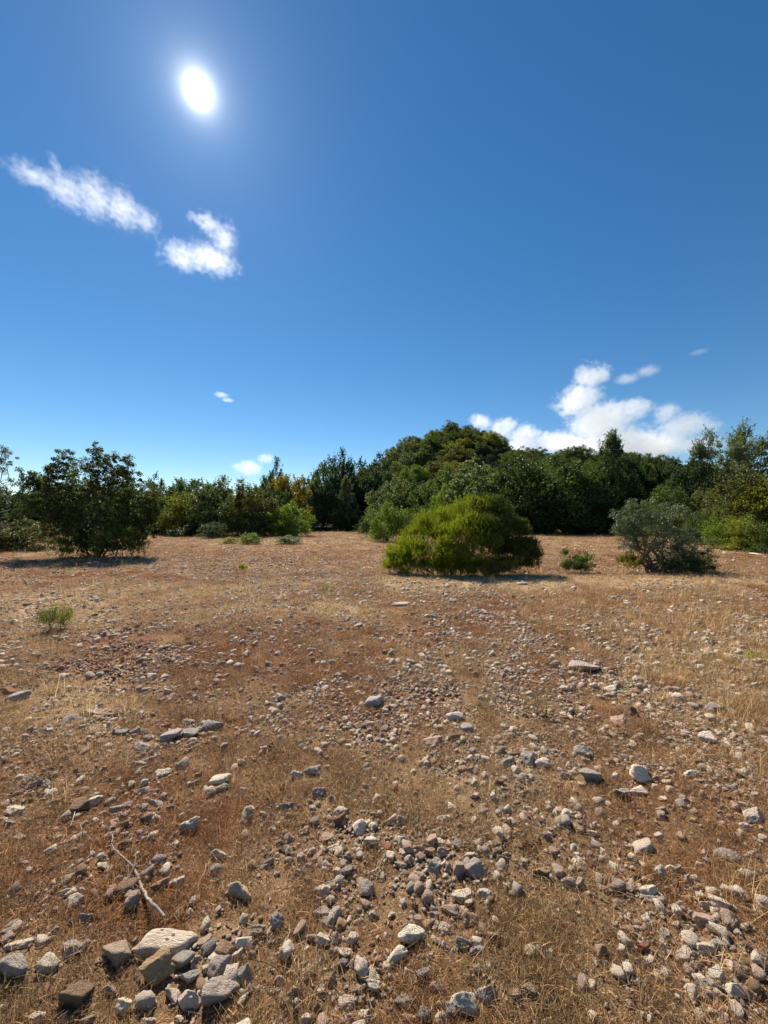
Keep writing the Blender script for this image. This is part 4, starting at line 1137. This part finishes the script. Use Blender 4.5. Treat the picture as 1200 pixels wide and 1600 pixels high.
# ------------------------------------------------------------------ clouds
def cloud(name, label, px, py, D, lobes, dens, nscale, thresh, aniso=.55, seed=0, depth=1.0, soft=2.5, amp=1.0):
    """lobes (px, py, rx, ry) become ellipsoids of vapour at distance D"""
    c0 = ray(px, py) * D + np.array([0, 0, EYE])
    fwd = ray(px, py)
    right = unit(np.cross(fwd, [0, 0, 1])); upv = np.cross(right, fwd)
    s0 = D / np.linalg.norm([(px - 600) / F, 1, (800 - py) / F])      # depth along the view axis
    L = []
    for k, (lx, ly, rx, ry) in enumerate(lobes):
        v = ray(lx, ly); p = v * (D / float(v @ fwd)) + np.array([0, 0, EYE]) - c0
        r = s0 / F
        L.append((p, rx * r, ry * r))
    D0, Fc = ICO[3]
    parts = []
    for p, rx, rz in L:
        g = 1.22
        P = D0[:, :1] * right * rx * g + D0[:, 1:2] * fwd * (rx + rz) * .5 * depth * g + D0[:, 2:] * upv * rz * g + p
        parts.append((P, Fc))
    V, Fm = merge(parts)
    me = quick_mesh(name, V, Fm)
    m, t = new_mat(name + '_vapour')
    co = t.add('ShaderNodeTexCoord').outputs['Object']
    size = max(l[1] for l in L)
    wob = t.add('ShaderNodeTexNoise', {'Vector': co, 'Scale': 2.2 / size * nscale, 'Detail': 3})
    cw = t.vmath('ADD', co, t.vmath('MULTIPLY', t.vmath('SUBTRACT', wob.outputs[1], (.5, .5, .5)).outputs[0], (size * .35 * amp,) * 3).outputs[0]).outputs[0]
    acc = None
    for p, rx, rz in L:
        q = t.vmath('SUBTRACT', cw, tuple(p)).outputs[0]
        a = t.math('DIVIDE', t.vmath('DOT_PRODUCT', q, tuple(right)).outputs['Value'], rx)
        b = t.math('DIVIDE', t.vmath('DOT_PRODUCT', q, tuple(fwd)).outputs['Value'], (rx + rz) * .5 * depth)
        c = t.math('DIVIDE', t.vmath('DOT_PRODUCT', q, tuple(upv)).outputs['Value'], rz)
        s = t.math('SUBTRACT', 1.0, t.vmath('LENGTH', t.add('ShaderNodeCombineXYZ', {0: a, 1: b, 2: c}).outputs[0]).outputs['Value'])
        acc = s if acc is None else t.math('MAXIMUM', acc, s)
    n = t.add('ShaderNodeTexNoise', {'Vector': co, 'Scale': 9.0 / size * nscale, 'Detail': 8, 'Roughness': .66}).outputs[0]
    v = t.math('SUBTRACT', t.math('ADD', acc, t.math('MULTIPLY', t.math('SUBTRACT', n, .5), 1.5 * amp)), thresh)
    v = t.math('MULTIPLY', t.math('MULTIPLY', v, soft, clamp=True), dens)
    vol = t.add('ShaderNodeVolumePrincipled', {'Color': (1, 1, 1, 1), 'Density': v, 'Anisotropy': aniso})
    o_ = t.add('ShaderNodeOutputMaterial')
    t.l.new(vol.outputs[0], o_.inputs['Volume'])
    m.cycles.volume_step_rate = 0.08
    me.materials.append(m)
    # one closed skin round the lobes
    o = link('cloud', me, None, loc=tuple(c0))
    rm = o.modifiers.new('skin', 'REMESH'); rm.mode = 'VOXEL'; rm.voxel_size = size * .09
    tag(o, label, 'cloud')
    return o
cloud('cloud_a', 'white wispy cloud drifting below the sun at far left', 150, 315, 1500,
      [(55, 275, 50, 22), (105, 298, 50, 34), (150, 308, 48, 46), (190, 325, 46, 42), (228, 345, 32, 30), (88, 260, 12, 18), (150, 285, 16, 18)], .012, .75, .28, .5, depth=.6, soft=.9, amp=1.25)
cloud('cloud_b', 'small white puffy cloud curling up below the sun', 318, 388, 1500,
      [(285, 400, 46, 30), (330, 405, 56, 32), (348, 375, 34, 36), (325, 350, 30, 22), (302, 342, 14, 12)], .013, .75, .26, .5, depth=.6, soft=1.1, amp=1.2)
cloud('cloud_c', 'tall white cumulus cloud rising over the woods at right', 935, 640, 5000,
      [(922, 588, 32, 28), (905, 625, 46, 34), (940, 660, 60, 44), (990, 640, 34, 22), (960, 695, 85, 38), (890, 695, 54, 28), (1010, 705, 50, 30)], .0042, 1.0, .22, .45, soft=3.0, amp=1.15)
cloud('cloud_d', 'broad low cumulus cloud right of the tall cumulus', 1070, 665, 5200,
      [(1042, 645, 26, 24), (1070, 665, 50, 28), (1040, 690, 54, 26), (1100, 668, 32, 16), (1085, 695, 54, 22)], .0034, 1.0, .24, .45, soft=3.0, amp=1.2)
cloud('cloud_e', 'small torn cloud floating above the cumulus', 998, 584, 5000, [(980, 592, 28, 14), (1012, 580, 26, 14)], .004, 1.3, .32, .45, soft=2, amp=1.2)
cloud('cloud_f', 'low billowing cloud bank behind the hill top', 830, 680, 5400,
      [(752, 660, 26, 18), (785, 668, 30, 22), (820, 682, 36, 24), (860, 690, 44, 20), (800, 698, 64, 22)], .0042, 1.0, .22, .45, soft=3.0, amp=1.15)
cloud('cloud_g', 'small white cloud just above the left tree line', 395, 730, 5200, [(390, 731, 28, 18), (415, 717, 20, 12), (372, 730, 14, 10)], .003, 1.0, .25, .45, soft=2.5, amp=1.1)
cloud('cloud_h', 'tiny faint wisp in the lower left sky', 348, 619, 4000, [(346, 617, 14, 6), (356, 625, 12, 5)], .0045, 1.2, .12, .5, soft=2, amp=.9)
cloud('cloud_i', 'tiny faint wisp in the lower right sky', 1092, 551, 4500, [(1092, 550, 16, 6)], .0022, 1.2, .12, .5, soft=2, amp=.9)

print('stones', n_stone[0], 'objects', len(bpy.data.objects))
